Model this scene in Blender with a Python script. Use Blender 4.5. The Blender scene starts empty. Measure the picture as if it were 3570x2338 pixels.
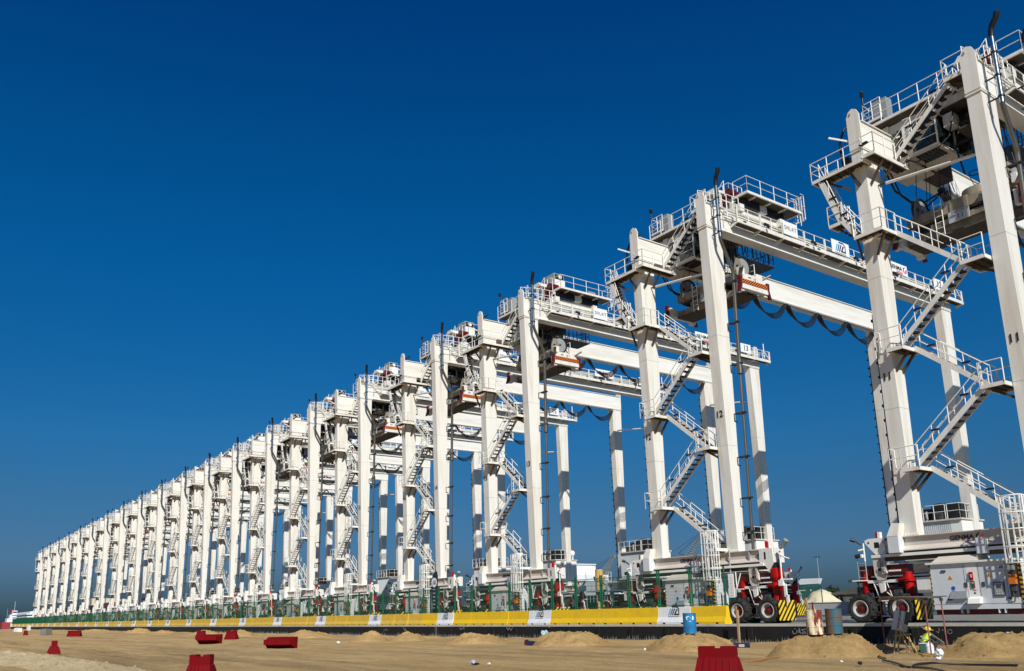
import bpy, math, random
from math import sin, cos, pi, radians, sqrt
from mathutils import Vector, Matrix, noise
random.seed(7)
S = bpy.context.scene
COL = S.collection
# ---------------------------------------------------------------- camera
FP, YAW, PITCH, ROLL = 2928.8715, 0.965207, 0.2126126, 0.0213967
CAM = Vector((0, -40.1527, 0.79868))
Fv = Vector((-sin(YAW)*cos(PITCH), cos(YAW)*cos(PITCH), sin(PITCH)))
Rv = Fv.cross(Vector((0, 0, 1))).normalized(); Uv = Rv.cross(Fv)
cr, sr = cos(ROLL), sin(ROLL)
Rv, Uv = Rv*cr-Uv*sr, Rv*sr+Uv*cr
cd = bpy.data.cameras.new('camera'); cam = bpy.data.objects.new('camera', cd); COL.objects.link(cam)
cam.matrix_world = Matrix(((Rv.x, Uv.x, -Fv.x, CAM.x), (Rv.y, Uv.y, -Fv.y, CAM.y), (Rv.z, Uv.z, -Fv.z, CAM.z), (0, 0, 0, 1)))
cd.sensor_width = 36; cd.sensor_fit = 'HORIZONTAL'; cd.lens = 36*FP/3570
cd.shift_x = (1785-1708.9256)/3570; cd.shift_y = (1508.8855-1169)/3570
cd.clip_start = .1; cd.clip_end = 12000
S.camera = cam
# ---------------------------------------------------------------- light
SUN = Vector((1, -.44, .82)).normalized()
elev = math.asin(SUN.z); az = math.atan2(SUN.x, SUN.y)
W = bpy.data.worlds.new('World'); S.world = W; W.use_nodes = True
nt = W.node_tree; nt.nodes.clear()
sky = nt.nodes.new('ShaderNodeTexSky'); sky.sky_type = 'NISHITA'; sky.sun_disc = False
sky.sun_elevation = elev; sky.sun_rotation = az
sky.altitude = 0; sky.air_density = 1.0; sky.dust_density = 0.6; sky.ozone_density = 4.0
hs = nt.nodes.new('ShaderNodeHueSaturation'); hs.inputs['Saturation'].default_value = 1.35; hs.inputs['Value'].default_value = 1.0
hs.inputs['Hue'].default_value = .5
gm = nt.nodes.new('ShaderNodeGamma'); gm.inputs['Gamma'].default_value = 1.0
bg = nt.nodes.new('ShaderNodeBackground'); bg.inputs['Strength'].default_value = .076
wo = nt.nodes.new('ShaderNodeOutputWorld')
# dust layer low over the horizon and deep clear blue above it
tc = nt.nodes.new('ShaderNodeTexCoord'); sx = nt.nodes.new('ShaderNodeSeparateXYZ'); rp = nt.nodes.new('ShaderNodeValToRGB'); mu = nt.nodes.new('ShaderNodeMix'); mu.data_type = 'RGBA'; mu.blend_type = 'MULTIPLY'; mu.inputs[0].default_value = 1
ST = [(0, .09, .18, .33), (.036, .18, .30, .52), (.068, .27, .41, .64), (.14, .32, .56, .72), (.2, .30, .72, .89), (.39, .12, .95, 1.15), (.5, .09, .95, 1.17), (.62, .08, .80, 1.15), (1, .08, .7, 1.1)]
while len(rp.color_ramp.elements) < len(ST): rp.color_ramp.elements.new(.5)
for e, (p, r, g, b) in zip(rp.color_ramp.elements, ST): e.position = p; e.color = (r/1.2, g/1.2, b/1.2, 1)
nt.links.new(tc.outputs['Generated'], sx.inputs[0]); nt.links.new(sx.outputs['Z'], rp.inputs[0])
nt.links.new(sky.outputs[0], gm.inputs[0]); nt.links.new(gm.outputs[0], hs.inputs['Color']); nt.links.new(hs.outputs[0], mu.inputs[6]); nt.links.new(rp.outputs[0], mu.inputs[7]); nt.links.new(mu.outputs[2], bg.inputs[0]); nt.links.new(bg.outputs[0], wo.inputs[0])
sl = bpy.data.lights.new('sun', 'SUN'); sl.energy = 4.8; sl.angle = radians(.5); sl.color = (1, .96, .88)
so = bpy.data.objects.new('sun', sl); COL.objects.link(so); so.rotation_euler = SUN.to_track_quat('Z', 'Y').to_euler()
S.view_settings.view_transform = 'Standard'; S.view_settings.look = 'None'
S.view_settings.exposure = .05; S.view_settings.gamma = 1

# projection helper (photo pixels -> points in the place)
def ray(u, v): return Fv+Rv*((u-1708.9256)/FP)-Uv*((v-1508.8855)/FP)
def onz(u, v, z):
    d = ray(u, v); return CAM+d*((z-CAM.z)/d.z)
def ony(u, v, y):
    d = ray(u, v); return CAM+d*((y-CAM.y)/d.y)
def atd(u, v, dep): return CAM+ray(u, v)*dep

# ---------------------------------------------------------------- materials
M = {}
def mat(name, col, rough=.5, metal=0, dirt=None, dscale=1.2, damt=.5, stretch=(1, 1, .25), bump=0, bscale=8, spec=.5, trans=0, coat=0, lo=.45, hi=.75):
    m = bpy.data.materials.new(name); m.use_nodes = True; n = m.node_tree.nodes; l = m.node_tree.links
    b = n['Principled BSDF']; b.inputs['Roughness'].default_value = rough; b.inputs['Metallic'].default_value = metal
    b.inputs['Base Color'].default_value = (*col, 1); b.inputs['Specular IOR Level'].default_value = spec
    b.inputs['Coat Weight'].default_value = coat
    if trans: b.inputs['Transmission Weight'].default_value = trans
    tc = n.new('ShaderNodeTexCoord'); mp = n.new('ShaderNodeMapping'); mp.inputs['Scale'].default_value = stretch
    oi = n.new('ShaderNodeObjectInfo'); l.new(tc.outputs['Object'], mp.inputs['Vector'])
    if dirt:
        ad = n.new('ShaderNodeVectorMath'); ad.operation = 'ADD'
        sc = n.new('ShaderNodeMath'); sc.operation = 'MULTIPLY'; sc.inputs[1].default_value = 37
        l.new(oi.outputs['Random'], sc.inputs[0]); l.new(mp.outputs[0], ad.inputs[0]); l.new(sc.outputs[0], ad.inputs[1])
        t = n.new('ShaderNodeTexNoise'); t.inputs['Scale'].default_value = dscale; t.inputs['Detail'].default_value = 7; t.inputs['Roughness'].default_value = .65
        l.new(ad.outputs[0], t.inputs['Vector'])
        r = n.new('ShaderNodeMapRange'); r.inputs['From Min'].default_value = lo; r.inputs['From Max'].default_value = hi; r.inputs['To Max'].default_value = damt
        l.new(t.outputs[0], r.inputs[0])
        mx = n.new('ShaderNodeMix'); mx.data_type = 'RGBA'; mx.inputs[6].default_value = (*col, 1); mx.inputs[7].default_value = (*dirt, 1)
        l.new(r.outputs[0], mx.inputs[0]); l.new(mx.outputs[2], b.inputs['Base Color'])
    if bump:
        t2 = n.new('ShaderNodeTexNoise'); t2.inputs['Scale'].default_value = bscale; t2.inputs['Detail'].default_value = 8
        l.new(tc.outputs['Object'], t2.inputs['Vector'])
        bp = n.new('ShaderNodeBump'); bp.inputs['Strength'].default_value = bump; bp.inputs['Distance'].default_value = .05
        l.new(t2.outputs[0], bp.inputs['Height']); l.new(bp.outputs[0], b.inputs['Normal'])
    M[name] = m; return m
mat('white', (.76, .742, .69), .42, dirt=(.50, .40, .25), dscale=1.3, damt=.8, stretch=(1.6, 1.6, .14), lo=.47, hi=.85)
mat('rail_white', (.82, .81, .76), .4)
mat('girder_white', (.79, .775, .72), .45, dirt=(.52, .44, .32), dscale=.8, damt=.6, stretch=(1, .2, 2))
mat('sill', (.66, .61, .54), .5, dirt=(.46, .36, .27), dscale=.9, damt=.7, stretch=(.5, 1, 1.5), lo=.35, hi=.7)
mat('under', (.075, .055, .038), .8, dirt=(.03, .02, .015), dscale=2, damt=.8, stretch=(1, 1, 1))  # brown grating and bracket steel, darkened in colour to imitate shade on undersides
mat('cabinet', (.66, .69, .71), .4, dirt=(.45, .44, .40), dscale=1.5, damt=.4)
mat('galv', (.42, .43, .41), .5, .4, dirt=(.25, .24, .22), dscale=3)
mat('tread', (.02, .021, .024), .6, .3)
mat('black', (.012, .012, .014), .45)
mat('rubber', (.016, .015, .014), .85, dirt=(.07, .055, .04), dscale=5, damt=.5, bump=.3, bscale=14, stretch=(1, 1, 1))
mat('cable', (.010, .011, .016), .4)
mat('red', (.44, .002, .002), .5, spec=.25, dirt=(.16, .02, .02), dscale=3, damt=.5)
mat('dkred', (.12, .003, .004), .45, dirt=(.07, .01, .01), dscale=3, damt=.5)
mat('chrome', (.50, .49, .47), .22, .95, dirt=(.25, .22, .18), dscale=3, damt=.6)
mat('pipe', (.13, .12, .105), .45, .7, dirt=(.05, .045, .04), dscale=3)
mat('rim', (.52, .50, .45), .5, dirt=(.22, .18, .13), dscale=6, damt=.7, stretch=(1, 1, 1))
mat('spreader', (.27, .24, .185), .55, dirt=(.10, .075, .05), dscale=2, damt=.8, lo=.4, hi=.7)  # hoist gear tone, darkened in colour to stand in for shade below the trolley
mat('glass', (.012, .02, .022), .06, 0, spec=.7)
mat('yellow', (.82, .52, .006), .5, dirt=(.52, .34, .06), dscale=1.6, damt=.6, stretch=(1, 1, 1.5), lo=.46, hi=.8)
mat('yellow_dusty', (.74, .47, .035), .6, dirt=(.50, .34, .10), dscale=1.6, damt=.8, stretch=(1, 1, 1.5), lo=.4, hi=.75)
mat('wbarrier', (.80, .82, .84), .5, dirt=(.52, .50, .46), dscale=2.2, damt=.5, stretch=(1, 1, 1.2))
mat('green', (.005, .10, .045), .4, dirt=(.01, .08, .04), dscale=4)
mat('teal', (.10, .42, .60), .5)
mat('navy', (.012, .014, .05), .5)
mat('signwhite', (.82, .83, .84), .45, dirt=(.6, .58, .52), dscale=2, damt=.35)
mat('ink', (.015, .015, .018), .5)
mat('inkred', (.55, .03, .03), .5)
mat('orange', (.60, .17, .015), .45)
mat('warn', (.75, .30, .03), .5)
mat('blue', (.02, .10, .42), .45)
mat('concrete', (.21, .20, .175), .85, dirt=(.12, .11, .09), dscale=.35, damt=.8, stretch=(.5, 1, 1), bump=.2, bscale=5)
mat('edge', (.55, .54, .48), .8, dirt=(.3, .27, .22), dscale=1.5, damt=.7, stretch=(.5, 1, 1))
mat('tarwall', (.004, .004, .004), .8, dirt=(.016, .015, .013), dscale=1.2, damt=.7, stretch=(1, 1, .3), bump=.3, bscale=6)
mat('chalk', (.22, .22, .205), .9)
mat('stub', (.16, .155, .14), .8, dirt=(.03, .03, .028), dscale=6, damt=.9)
mat('rust', (.17, .022, .014), .8, dirt=(.85, .74, .50), dscale=2.6, damt=1, stretch=(1, 1, .3), lo=.47, hi=.53, bump=.3, bscale=20)
mat('oldblue', (.025, .11, .15), .6, dirt=(.14, .075, .035), dscale=2.6, damt=1, stretch=(1, 1, .8), lo=.46, hi=.56)
mat('drumblue', (.010, .20, .46), .45, dirt=(.02, .07, .13), dscale=4, damt=.8, stretch=(1, 1, .5))
mat('plasticred', (.165, .001, .004), .7, spec=.12, dirt=(.11, .006, .008), dscale=3, damt=.7, stretch=(1, 1, 1))
mat('wood', (.44, .31, .17), .8, dirt=(.2, .13, .07), dscale=5, damt=.8, stretch=(4, 4, .4))
mat('polered', (.26, .05, .045), .6, dirt=(.35, .22, .18), dscale=6, damt=.8)
mat('roofgrey', (.10, .095, .085), .7, dirt=(.2, .17, .12), dscale=2)
mat('hiviz', (.58, .85, .03), .6)
mat('helmet', (.85, .58, .01), .35)
mat('clothes', (.035, .034, .036), .9)
mat('skin', (.20, .10, .06), .6)
mat('reflect', (.6, .62, .6), .3)
mat('machine', (.42, .45, .47), .4, dirt=(.3, .3, .3), dscale=4, damt=.3)
mat('dkgrey', (.06, .065, .07), .5)
mat('hose_y', (.70, .42, .08), .5)
mat('hose_o', (.40, .13, .04), .6)
mat('plastic', (.80, .84, .86), .35)
mat('tealbag', (.34, .52, .53), .5)
mat('hull_green', (.012, .075, .062), .6, dirt=(.03, .10, .08), dscale=.15, damt=.6, stretch=(1, 1, 1))
mat('hull_maroon', (.10, .022, .028), .6, dirt=(.16, .06, .05), dscale=.2)
mat('hull_red', (.30, .03, .03), .6)
mat('shipwhite', (.74, .76, .77), .5, dirt=(.55, .55, .52), dscale=.3, damt=.3, stretch=(1, 1, 1))
mat('shipyellow', (.55, .36, .12), .6)
mat('tarp', (.62, .55, .38), .8, dirt=(.5, .42, .28), dscale=.3, stretch=(1, 1, 1))
mat('greyfar', (.25, .27, .28), .7)
mat('lattice', (.30, .31, .30), .6)
mat('water', (.012, .05, .065), .12, bump=.3, bscale=.8)
mat('foliage', (.018, .032, .014), .8)
def stripes(name, ca, cb, sx, sy, sz, freq):
    m = mat(name, ca, .45); n = m.node_tree.nodes; l = m.node_tree.links
    tc = n.new('ShaderNodeTexCoord'); d = n.new('ShaderNodeVectorMath'); d.operation = 'DOT_PRODUCT'; d.inputs[1].default_value = (sx*freq, sy*freq, sz*freq)
    f = n.new('ShaderNodeMath'); f.operation = 'FRACT'; g = n.new('ShaderNodeMath'); g.operation = 'GREATER_THAN'; g.inputs[1].default_value = .5
    mx = n.new('ShaderNodeMix'); mx.data_type = 'RGBA'; mx.inputs[6].default_value = (*ca, 1); mx.inputs[7].default_value = (*cb, 1)
    l.new(tc.outputs['Object'], d.inputs[0]); l.new(d.outputs['Value'], f.inputs[0]); l.new(f.outputs[0], g.inputs[0]); l.new(g.outputs[0], mx.inputs[0]); l.new(mx.outputs[2], n['Principled BSDF'].inputs['Base Color'])
stripes('haz', (.80, .55, .02), (.015, .013, .012), 0, -1.1, 1, 2.6)
stripes('haz_or', (.70, .16, .015), (.04, .015, .01), 0, -.8, 1, 5.5)
stripes('haz_thin', (.42, .27, .03), (.015, .013, .012), 0, .4, 1, 5)
def sandmat(name, c1, c2, c3):
    m = bpy.data.materials.new(name); m.use_nodes = True; n = m.node_tree.nodes; l = m.node_tree.links; b = n['Principled BSDF']
    b.inputs['Roughness'].default_value = .95; b.inputs['Specular IOR Level'].default_value = .15
    tc = n.new('ShaderNodeTexCoord')
    def nz(sc, st, det=6, rough=.6):
        mp = n.new('ShaderNodeMapping'); mp.inputs['Scale'].default_value = st; l.new(tc.outputs['Object'], mp.inputs[0])
        t = n.new('ShaderNodeTexNoise'); t.inputs['Scale'].default_value = sc; t.inputs['Detail'].default_value = det; t.inputs['Roughness'].default_value = rough
        l.new(mp.outputs[0], t.inputs['Vector']); return t.outputs[0]
    def mr(x, a, c, hi=1):
        r = n.new('ShaderNodeMapRange'); r.inputs['From Min'].default_value = a; r.inputs['From Max'].default_value = c; r.inputs['To Max'].default_value = hi; l.new(x, r.inputs[0]); return r.outputs[0]
    def mix(fac, A, B):
        x = n.new('ShaderNodeMix'); x.data_type = 'RGBA'; l.new(fac, x.inputs[0])
        for i, q in ((6, A), (7, B)):
            if isinstance(q, tuple): x.inputs[i].default_value = (*q, 1)
            else: l.new(q, x.inputs[i])
        return x.outputs[2]
    a = mix(mr(nz(.35, (1, 1, 1)), .35, .7), c1, c2)
    a = mix(mr(nz(.55, (.10, 1, 1), 9, .7), .47, .68, .8), a, c3)          # wheel tracks drawn out along the quay
    a = mix(mr(nz(1.6, (.5, 1, 1), 8, .75), .5, .7, .45), a, c3)
    a = mix(mr(nz(9, (1, 1, 1), 8, .8), .47, .72, .75), a, tuple(q*.55 for q in c1))
    a = mix(mr(nz(30, (1, 1, 1), 4, .9), .62, .72, .8), a, tuple(min(.8, q*1.5) for q in c2))
    l.new(a, b.inputs['Base Color'])
    h = n.new('ShaderNodeMath'); h.operation = 'ADD'; l.new(nz(5, (1, 1, 1), 12, .85), h.inputs[0]); l.new(nz(1.2, (.3, 1, 1), 6), h.inputs[1])
    bp = n.new('ShaderNodeBump'); bp.inputs['Strength'].default_value = 1; bp.inputs['Distance'].default_value = .12; l.new(h.outputs[0], bp.inputs['Height']); l.new(bp.outputs[0], b.inputs['Normal'])
    M[name] = m
sandmat('sand', (.50, .325, .135), (.62, .435, .21), (.21, .14, .07))
sandmat('heapsand', (.47, .30, .115), (.60, .41, .19), (.28, .17, .065))
sandmat('rubble', (.60, .46, .26), (.70, .56, .34), (.45, .33, .19))

# ---------------------------------------------------------------- mesh builder
class MB:
    def __init__(s): s.v = []; s.f = []; s.mi = []; s.sm = []; s.mats = []; s.c = 0; s.s = False
    def m(s, name):
        if name not in s.mats: s.mats.append(name)
        s.c = s.mats.index(name); return s
    def add(s, vs, fs, smooth=False):
        o = len(s.v); s.v += [tuple(v) for v in vs]
        for f in fs: s.f.append([i+o for i in f]); s.mi.append(s.c); s.sm.append(smooth)
        return s
    def box(s, x0, x1, y0, y1, z0, z1):
        return s.add([(x0,y0,z0),(x1,y0,z0),(x1,y1,z0),(x0,y1,z0),(x0,y0,z1),(x1,y0,z1),(x1,y1,z1),(x0,y1,z1)],
                     [(0,3,2,1),(4,5,6,7),(0,1,5,4),(1,2,6,5),(2,3,7,6),(3,0,4,7)])
    def hexa(s, bot, top):   # two quads of four points
        return s.add(list(bot)+list(top), [(0,3,2,1),(4,5,6,7),(0,1,5,4),(1,2,6,5),(2,3,7,6),(3,0,4,7)])
    def beam(s, p0, p1, w, h, up=(0, 0, 1)):
        p0 = Vector(p0); p1 = Vector(p1); d = (p1-p0).normalized(); u = Vector(up)
        if abs(d.dot(u)) > .98: u = Vector((0, 1, 0))
        r = d.cross(u).normalized(); u = r.cross(d)
        q = lambda p: [p-r*w/2-u*h/2, p+r*w/2-u*h/2, p+r*w/2+u*h/2, p-r*w/2+u*h/2]
        a, b = q(p0), q(p1)
        return s.add(a+b, [(0,1,2,3),(7,6,5,4),(0,4,5,1),(1,5,6,2),(2,6,7,3),(3,7,4,0)])
    def cyl(s, p0, p1, r, n=8, r2=None, cap=True, smooth=True):
        p0 = Vector(p0); p1 = Vector(p1); r2 = r if r2 is None else r2
        d = (p1-p0).normalized(); u = Vector((0, 0, 1)) if abs(d.z) < .95 else Vector((1, 0, 0))
        a = d.cross(u).normalized(); b = d.cross(a)
        vs = [p+(a*cos(2*pi*i/n)+b*sin(2*pi*i/n))*R for p, R in ((p0, r), (p1, r2)) for i in range(n)]
        s.add(vs, [(i, (i+1) % n, n+(i+1) % n, n+i) for i in range(n)], smooth)
        if cap: s.add(vs, [tuple(range(n))[::-1], tuple(range(n, 2*n))])
        return s
    def path(s, pts, r, n=6, cap=True):
        pts = [Vector(p) for p in pts]; N = len(pts); vs = []; up = Vector((0, 0, 1)); a = None
        for i, p in enumerate(pts):
            d = (pts[min(i+1, N-1)]-pts[max(i-1, 0)]).normalized()
            if a is None:
                u = up if abs(d.z) < .9 else Vector((1, 0, 0)); a = d.cross(u).normalized()
            else: a = (a-d*a.dot(d)).normalized()
            b = d.cross(a)
            vs += [p+(a*cos(2*pi*k/n)+b*sin(2*pi*k/n))*r for k in range(n)]
        fs = [(i*n+k, i*n+(k+1) % n, (i+1)*n+(k+1) % n, (i+1)*n+k) for i in range(N-1) for k in range(n)]
        s.add(vs, fs, n > 4)
        if cap: s.add(vs, [tuple(range(n))[::-1], tuple(range((N-1)*n, N*n))])
        return s
    def lathe(s, c, ax, prof, n=24, smooth=True):   # prof: (along, radius)
        c = Vector(c); d = Vector(ax).normalized(); u = Vector((0, 0, 1)) if abs(d.z) < .9 else Vector((1, 0, 0))
        a = d.cross(u).normalized(); b = d.cross(a)
        for (t0, r0), (t1, r1) in zip(prof, prof[1:]):
            vs = [c+d*t+(a*cos(2*pi*i/n)+b*sin(2*pi*i/n))*R for t, R in ((t0, r0), (t1, r1)) for i in range(n)]
            s.add(vs, [(i, (i+1) % n, n+(i+1) % n, n+i) for i in range(n)], smooth)
        return s
    def prism(s, pts, f, t0, t1):   # pts 2d, f(a,b,t)->xyz
        n = len(pts); vs = [f(a, b, t0) for a, b in pts]+[f(a, b, t1) for a, b in pts]
        return s.add(vs, [tuple(range(n))[::-1], tuple(range(n, 2*n))]+[(i, (i+1) % n, n+(i+1) % n, n+i) for i in range(n)])
    def rail(s, pts, h=1.05, sp=1.3, r=.026, mid=True, closed=False, vposts=True):
        pts = [Vector(p) for p in pts]
        for a, b in zip(pts, pts[1:]):
            up = Vector((0, 0, h)); s.cyl(a+up, b+up, r, 5)
            if mid: s.cyl(a+up*.52, b+up*.52, r*.8, 5)
            L = (b-a).length; k = max(1, round(L/sp))
            for i in range(k+1): q = a.lerp(b, i/k); s.cyl(q, q+up, r*1.1, 5, cap=False)
        return s
    def build(s, name, parent=None, mats=None, loc=None):
        me = bpy.data.meshes.new(name); me.from_pydata(s.v, [], s.f)
        for k in s.mats: me.materials.append(M[k])
        me.polygons.foreach_set('material_index', s.mi); me.polygons.foreach_set('use_smooth', s.sm); me.update()
        bm = None
        o = bpy.data.objects.new(name, me); COL.objects.link(o)
        if parent: o.parent = parent
        if loc: o.location = loc
        return o
def fixn(o):
    import bmesh
    b = bmesh.new(); b.from_mesh(o.data); bmesh.ops.recalc_face_normals(b, faces=b.faces); b.to_mesh(o.data); b.free(); return o
def tag(o, label=None, cat=None, group=None, kind=None):
    if label: o['label'] = label
    if cat: o['category'] = cat
    if group: o['group'] = group
    if kind: o['kind'] = kind
    return o
def empty(name, loc=(0, 0, 0), rz=0):
    o = bpy.data.objects.new(name, None); COL.objects.link(o); o.location = loc; o.rotation_euler.z = rz; o.empty_display_size = .3; return o
def copy_tree(o, parent=None):
    c = o.copy(); COL.objects.link(c)
    if parent: c.parent = parent
    for ch in list(o.children): copy_tree(ch, c)
    return c
TXT = {}
def text(name, body, size, mt, parent, loc, face='-Y', bold=0, align='CENTER', sx=1, shear=0):
    key = (body, size, mt, bold, align, sx)
    if key not in TXT:
        c = bpy.data.curves.new(name, 'FONT'); c.body = body; c.size = size; c.align_x = align; c.align_y = 'CENTER'; c.offset = bold; c.extrude = .002; c.shear = shear; c.resolution_u = 3
        t = bpy.data.objects.new(name, c); COL.objects.link(t); bpy.context.view_layer.update()
        dg = bpy.context.evaluated_depsgraph_get(); me = bpy.data.meshes.new_from_object(t.evaluated_get(dg)); me.name = name
        me.materials.clear(); me.materials.append(M[mt])
        if sx != 1:
            for v in me.vertices: v.co.x *= sx
        COL.objects.unlink(t); bpy.data.objects.remove(t); TXT[key] = me
    o = bpy.data.objects.new(name, TXT[key]); COL.objects.link(o); o.parent = parent; o.location = loc
    o.rotation_euler = (pi/2, 0, 0) if face == '-Y' else (pi/2, 0, pi/2)
    return o
# ---------------------------------------------------------------- gantry crane
SP = 28.2; LX = 3.02
def stair(par, xa, za, xb, zb, y0, w=.62, side=1):
    b = MB().m('white'); a0 = Vector((xa, y0, za)); b0 = Vector((xb, y0, zb))
    for y in (0, w):
        b.beam(a0+Vector((0, y, 0)), b0+Vector((0, y, 0)), .05, .24)
    n = max(3, round(abs(za-zb)/.25)); b.m('tread')
    for i in range(1, n):
        t = i/n; x = xa+(xb-xa)*t; z = za+(zb-za)*t; b.box(x-.14, x+.14, y0+.03, y0+w-.03, z-.025, z+.02)
    o = b.build('stair', par)
    r = MB().m('rail_white')
    for y in (0, w):
        for h, q in ((1.0, .026), (.52, .02)):
            r.cyl(a0+Vector((0, y, h)), b0+Vector((0, y, h)), q, 5)
        k = max(2, round((b0-a0).length/1.25))
        for i in range(k+1):
            p = a0.lerp(b0, i/k)+Vector((0, y, 0)); r.cyl(p, p+Vector((0, 0, 1.0)), .026, 5, cap=False)
    r.m('black'); p = a0.lerp(b0, .25); r.box(p.x-.18, p.x+.2, y0-.06, y0, p.z+.55, p.z+.64)
    p = a0.lerp(b0, .7); r.box(p.x-.18, p.x+.2, y0-.06, y0, p.z+.55, p.z+.64)
    r.build('handrail', o); return o
def landing(par, x0, x1, y0, y1, z, rails, braces=()):
    b = MB().m('white'); b.box(x0, x1, y0, y0+.06, z-.16, z+.02); b.box(x0, x1, y1-.06, y1, z-.16, z+.02); b.box(x0, x0+.06, y0+.06, y1-.06, z-.16, z+.02); b.box(x1-.06, x1, y0+.06, y1-.06, z-.16, z+.02)
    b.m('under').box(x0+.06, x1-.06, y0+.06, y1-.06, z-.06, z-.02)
    k = int((x1-x0)/.5)
    for i in range(1, k+1): x = x0+(x1-x0)*i/(k+1); b.box(x-.02, x+.02, y0+.06, y1-.06, z-.14, z-.06)
    for p, q in braces: b.beam(p, q, .09, .12)
    o = b.build('landing', par)
    if rails:
        r = MB().m('rail_white')
        for pl in rails: r.rail([(x, y, z) for x, y in pl], 1.05, 1.1)
        r.build('handrail', o)
    return o
def wheel(par, x, y):
    b = MB().m('rubber'); R = .69; w = .25
    b.lathe((x, y, R), (0, 1, 0), [(-w*.75, .42), (-w, .50), (-w, .60), (-w*.8, R-.02), (0, R), (w*.8, R-.02), (w, .60), (w, .50), (w*.75, .42)], 28)
    for i in range(26):   # lugs
        a = 2*pi*i/26; s = 1 if i % 2 else -1
        c = Vector((x+cos(a)*(R), y+s*.11, R+sin(a)*R)); t = Vector((-sin(a), 0, cos(a)))
        b.beam(c-Vector((0, .14, 0))+t*.02*s, c+Vector((0, .14, 0))-t*.02*s, .075, .05, up=(cos(a), 0, sin(a)))
    b.m('rim').lathe((x, y, R), (0, 1, 0), [(-w*.78, .42), (-w*.95, .40), (-w*.85, .34), (-w*.3, .30), (-w*.2, .22)], 24)
    b.m('dkred').lathe((x, y, R), (0, 1, 0), [(-w*.2, .23), (-w*.75, .20), (-w*.8, .10), (-w*.9, .09), (-w*.9, 0)], 16)
    b.m('rim')
    for i in range(10):
        a = 2*pi*i/10; b.cyl((x+cos(a)*.265, y-w*.42, R+sin(a)*.265), (x+cos(a)*.265, y-w*.2, R+sin(a)*.265), .018, 5)
    return b.build('wheel', par)
def bogie(par, cx, cy, tall=False, far=False):
    e = MB().m('rail_white')
    e.box(-.28, .28, -.35, .1, 1.02, 1.08).box(-.04, .04, -.34, -.28, .35, 1.02).box(.2, .27, -.34, -.28, .35, 1.02).box(-.3, .3, -.36, .1, .28, .35)
    e.m('galv').box(-.26, -.04, -.25, .0, .4, 1.0).box(.04, .2, -.22, .05, .45, .95)
    e.m('black').box(-1.1, 1.1, -.1, .12, .55, .85)
    e.m('dkred').box(-1.25, 1.25, -.28, .25, 2.28, 2.78).box(-1.2, -.55, -.34, -.28, 2.3, 2.62)  # red cross frame, its shade painted in as a darker red
    e.m('black').box(.1, 1.2, -.45, -.30, 2.30, 2.37).box(-.95, .95, -.32, -.27, 1.62, 1.68)
    e.m('rail_white').box(.35, .95, -.40, -.35, 2.44, 2.52).box(-.8, .75, -.42, -.34, 1.92, 2.06)
    e.m('sill').prism([(-.35, 3.15), (.22, 3.15), (.3, 2.3), (.12, 2.05), (-.2, 2.05), (-.33, 2.3)], lambda a, c, t: (a, t, c), -.52, -.36)
    e.cyl((-.02, -.56, 2.55), (-.02, -.5, 2.55), .16, 14); e.m('black').cyl((-.02, -.58, 2.55), (-.02, -.555, 2.55), .085, 12)
    e.m('white').prism([(-.2, 1.9), (.12, 1.9), (.1, 1.5), (-.12, 1.42)], lambda a, c, t: (a, t, c), -.5, -.38)
    e.path([(-.5, -.40, 1.9), (-.25, -.40, 1.1)], .03, 5).path([(-.4, -.40, 1.9), (.5, -.40, 1.15)], .03, 5).path([(.2, -.41, 1.9), (.45, -.42, 1.1)], .02, 5)
    e.m('cable').path([(.05, -.58, 3.1), (.12, -.62, 2.8), (.1, -.62, 2.5), (.3, -.58, 2.3), (.55, -.5, 2.25)], .03, 5).path([(.12, -.6, 3.1), (.2, -.62, 2.8), (.2, -.6, 2.45), (.4, -.56, 2.33)], .025, 5)
    e.m('dkred').box(-1.3, 1.3, .1, .3, 1.2, 2.2).box(-.5, .5, -.3, .1, 1.15, 1.55).m('black').box(-.9, .9, .0, .25, 1.9, 2.2).cyl((-.7, -.3, 1.75), (.7, -.3, 1.75), .06, 8).box(-1.5, -1.1, -.3, .2, 1.3, 1.75)
    e.m('dkgrey').box(.5, .85, -.42, -.1, 1.25, 1.6).box(-.95, -.6, -.4, -.1, 1.2, 1.45).m('cable').path([(-.9, -.35, 1.5), (-.6, -.5, 1.2), (-.1, -.5, 1.3), (.4, -.48, 1.7), (.9, -.4, 1.6)], .03, 5).path([(-1.1, -.35, 2.3), (-1.3, -.5, 1.9), (-1.2, -.4, 1.4)], .03, 5)
    o = e.build('bogie', par, loc=(cx, cy, 0))
    for x in (-1.04, 1.04):
        for y in ((-.72, .45) if not far else (-.72,)): wheel(o, x, y)
        c = MB().m('red'); big = tall and x > 0; xs = x+(.0 if x < 0 else .12)
        c.lathe((xs, -.14, 0), (0, 0, 1), [(1.15, .0), (1.15, .20), (1.95, .21), (1.95, .30), (2.12, .30), (2.14, .23), (2.4, .23)], 18)
        c.box(xs-.38, xs+.2, -.42, -.36, 1.95, 2.02); c.beam((xs-.4, -.4, 2.06), (xs+.1, -.4, 2.08), .14, .07)
        if big:
            c.lathe((xs+.12, -.14, 0), (0, 0, 1), [(2.3, .26), (2.5, .34), (2.95, .36), (3.0, .30)], 20)
            c.m('black').lathe((xs+.12, -.14, 0), (0, 0, 1), [(3.0, .32), (3.05, .33), (3.08, .24), (3.5, .19), (3.52, .17)], 18)
            c.m('galv').lathe((xs+.12, -.14, 0), (0, 0, 1), [(3.45, .17), (3.95, .16), (3.97, 0)], 14)
        c.build('steering_column', o)
    g = MB().m('haz').box(0, .03, -.98, .42, .14, 1.22).m('black').box(-.02, -.002, -.98, .42, .14, 1.22)
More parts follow.
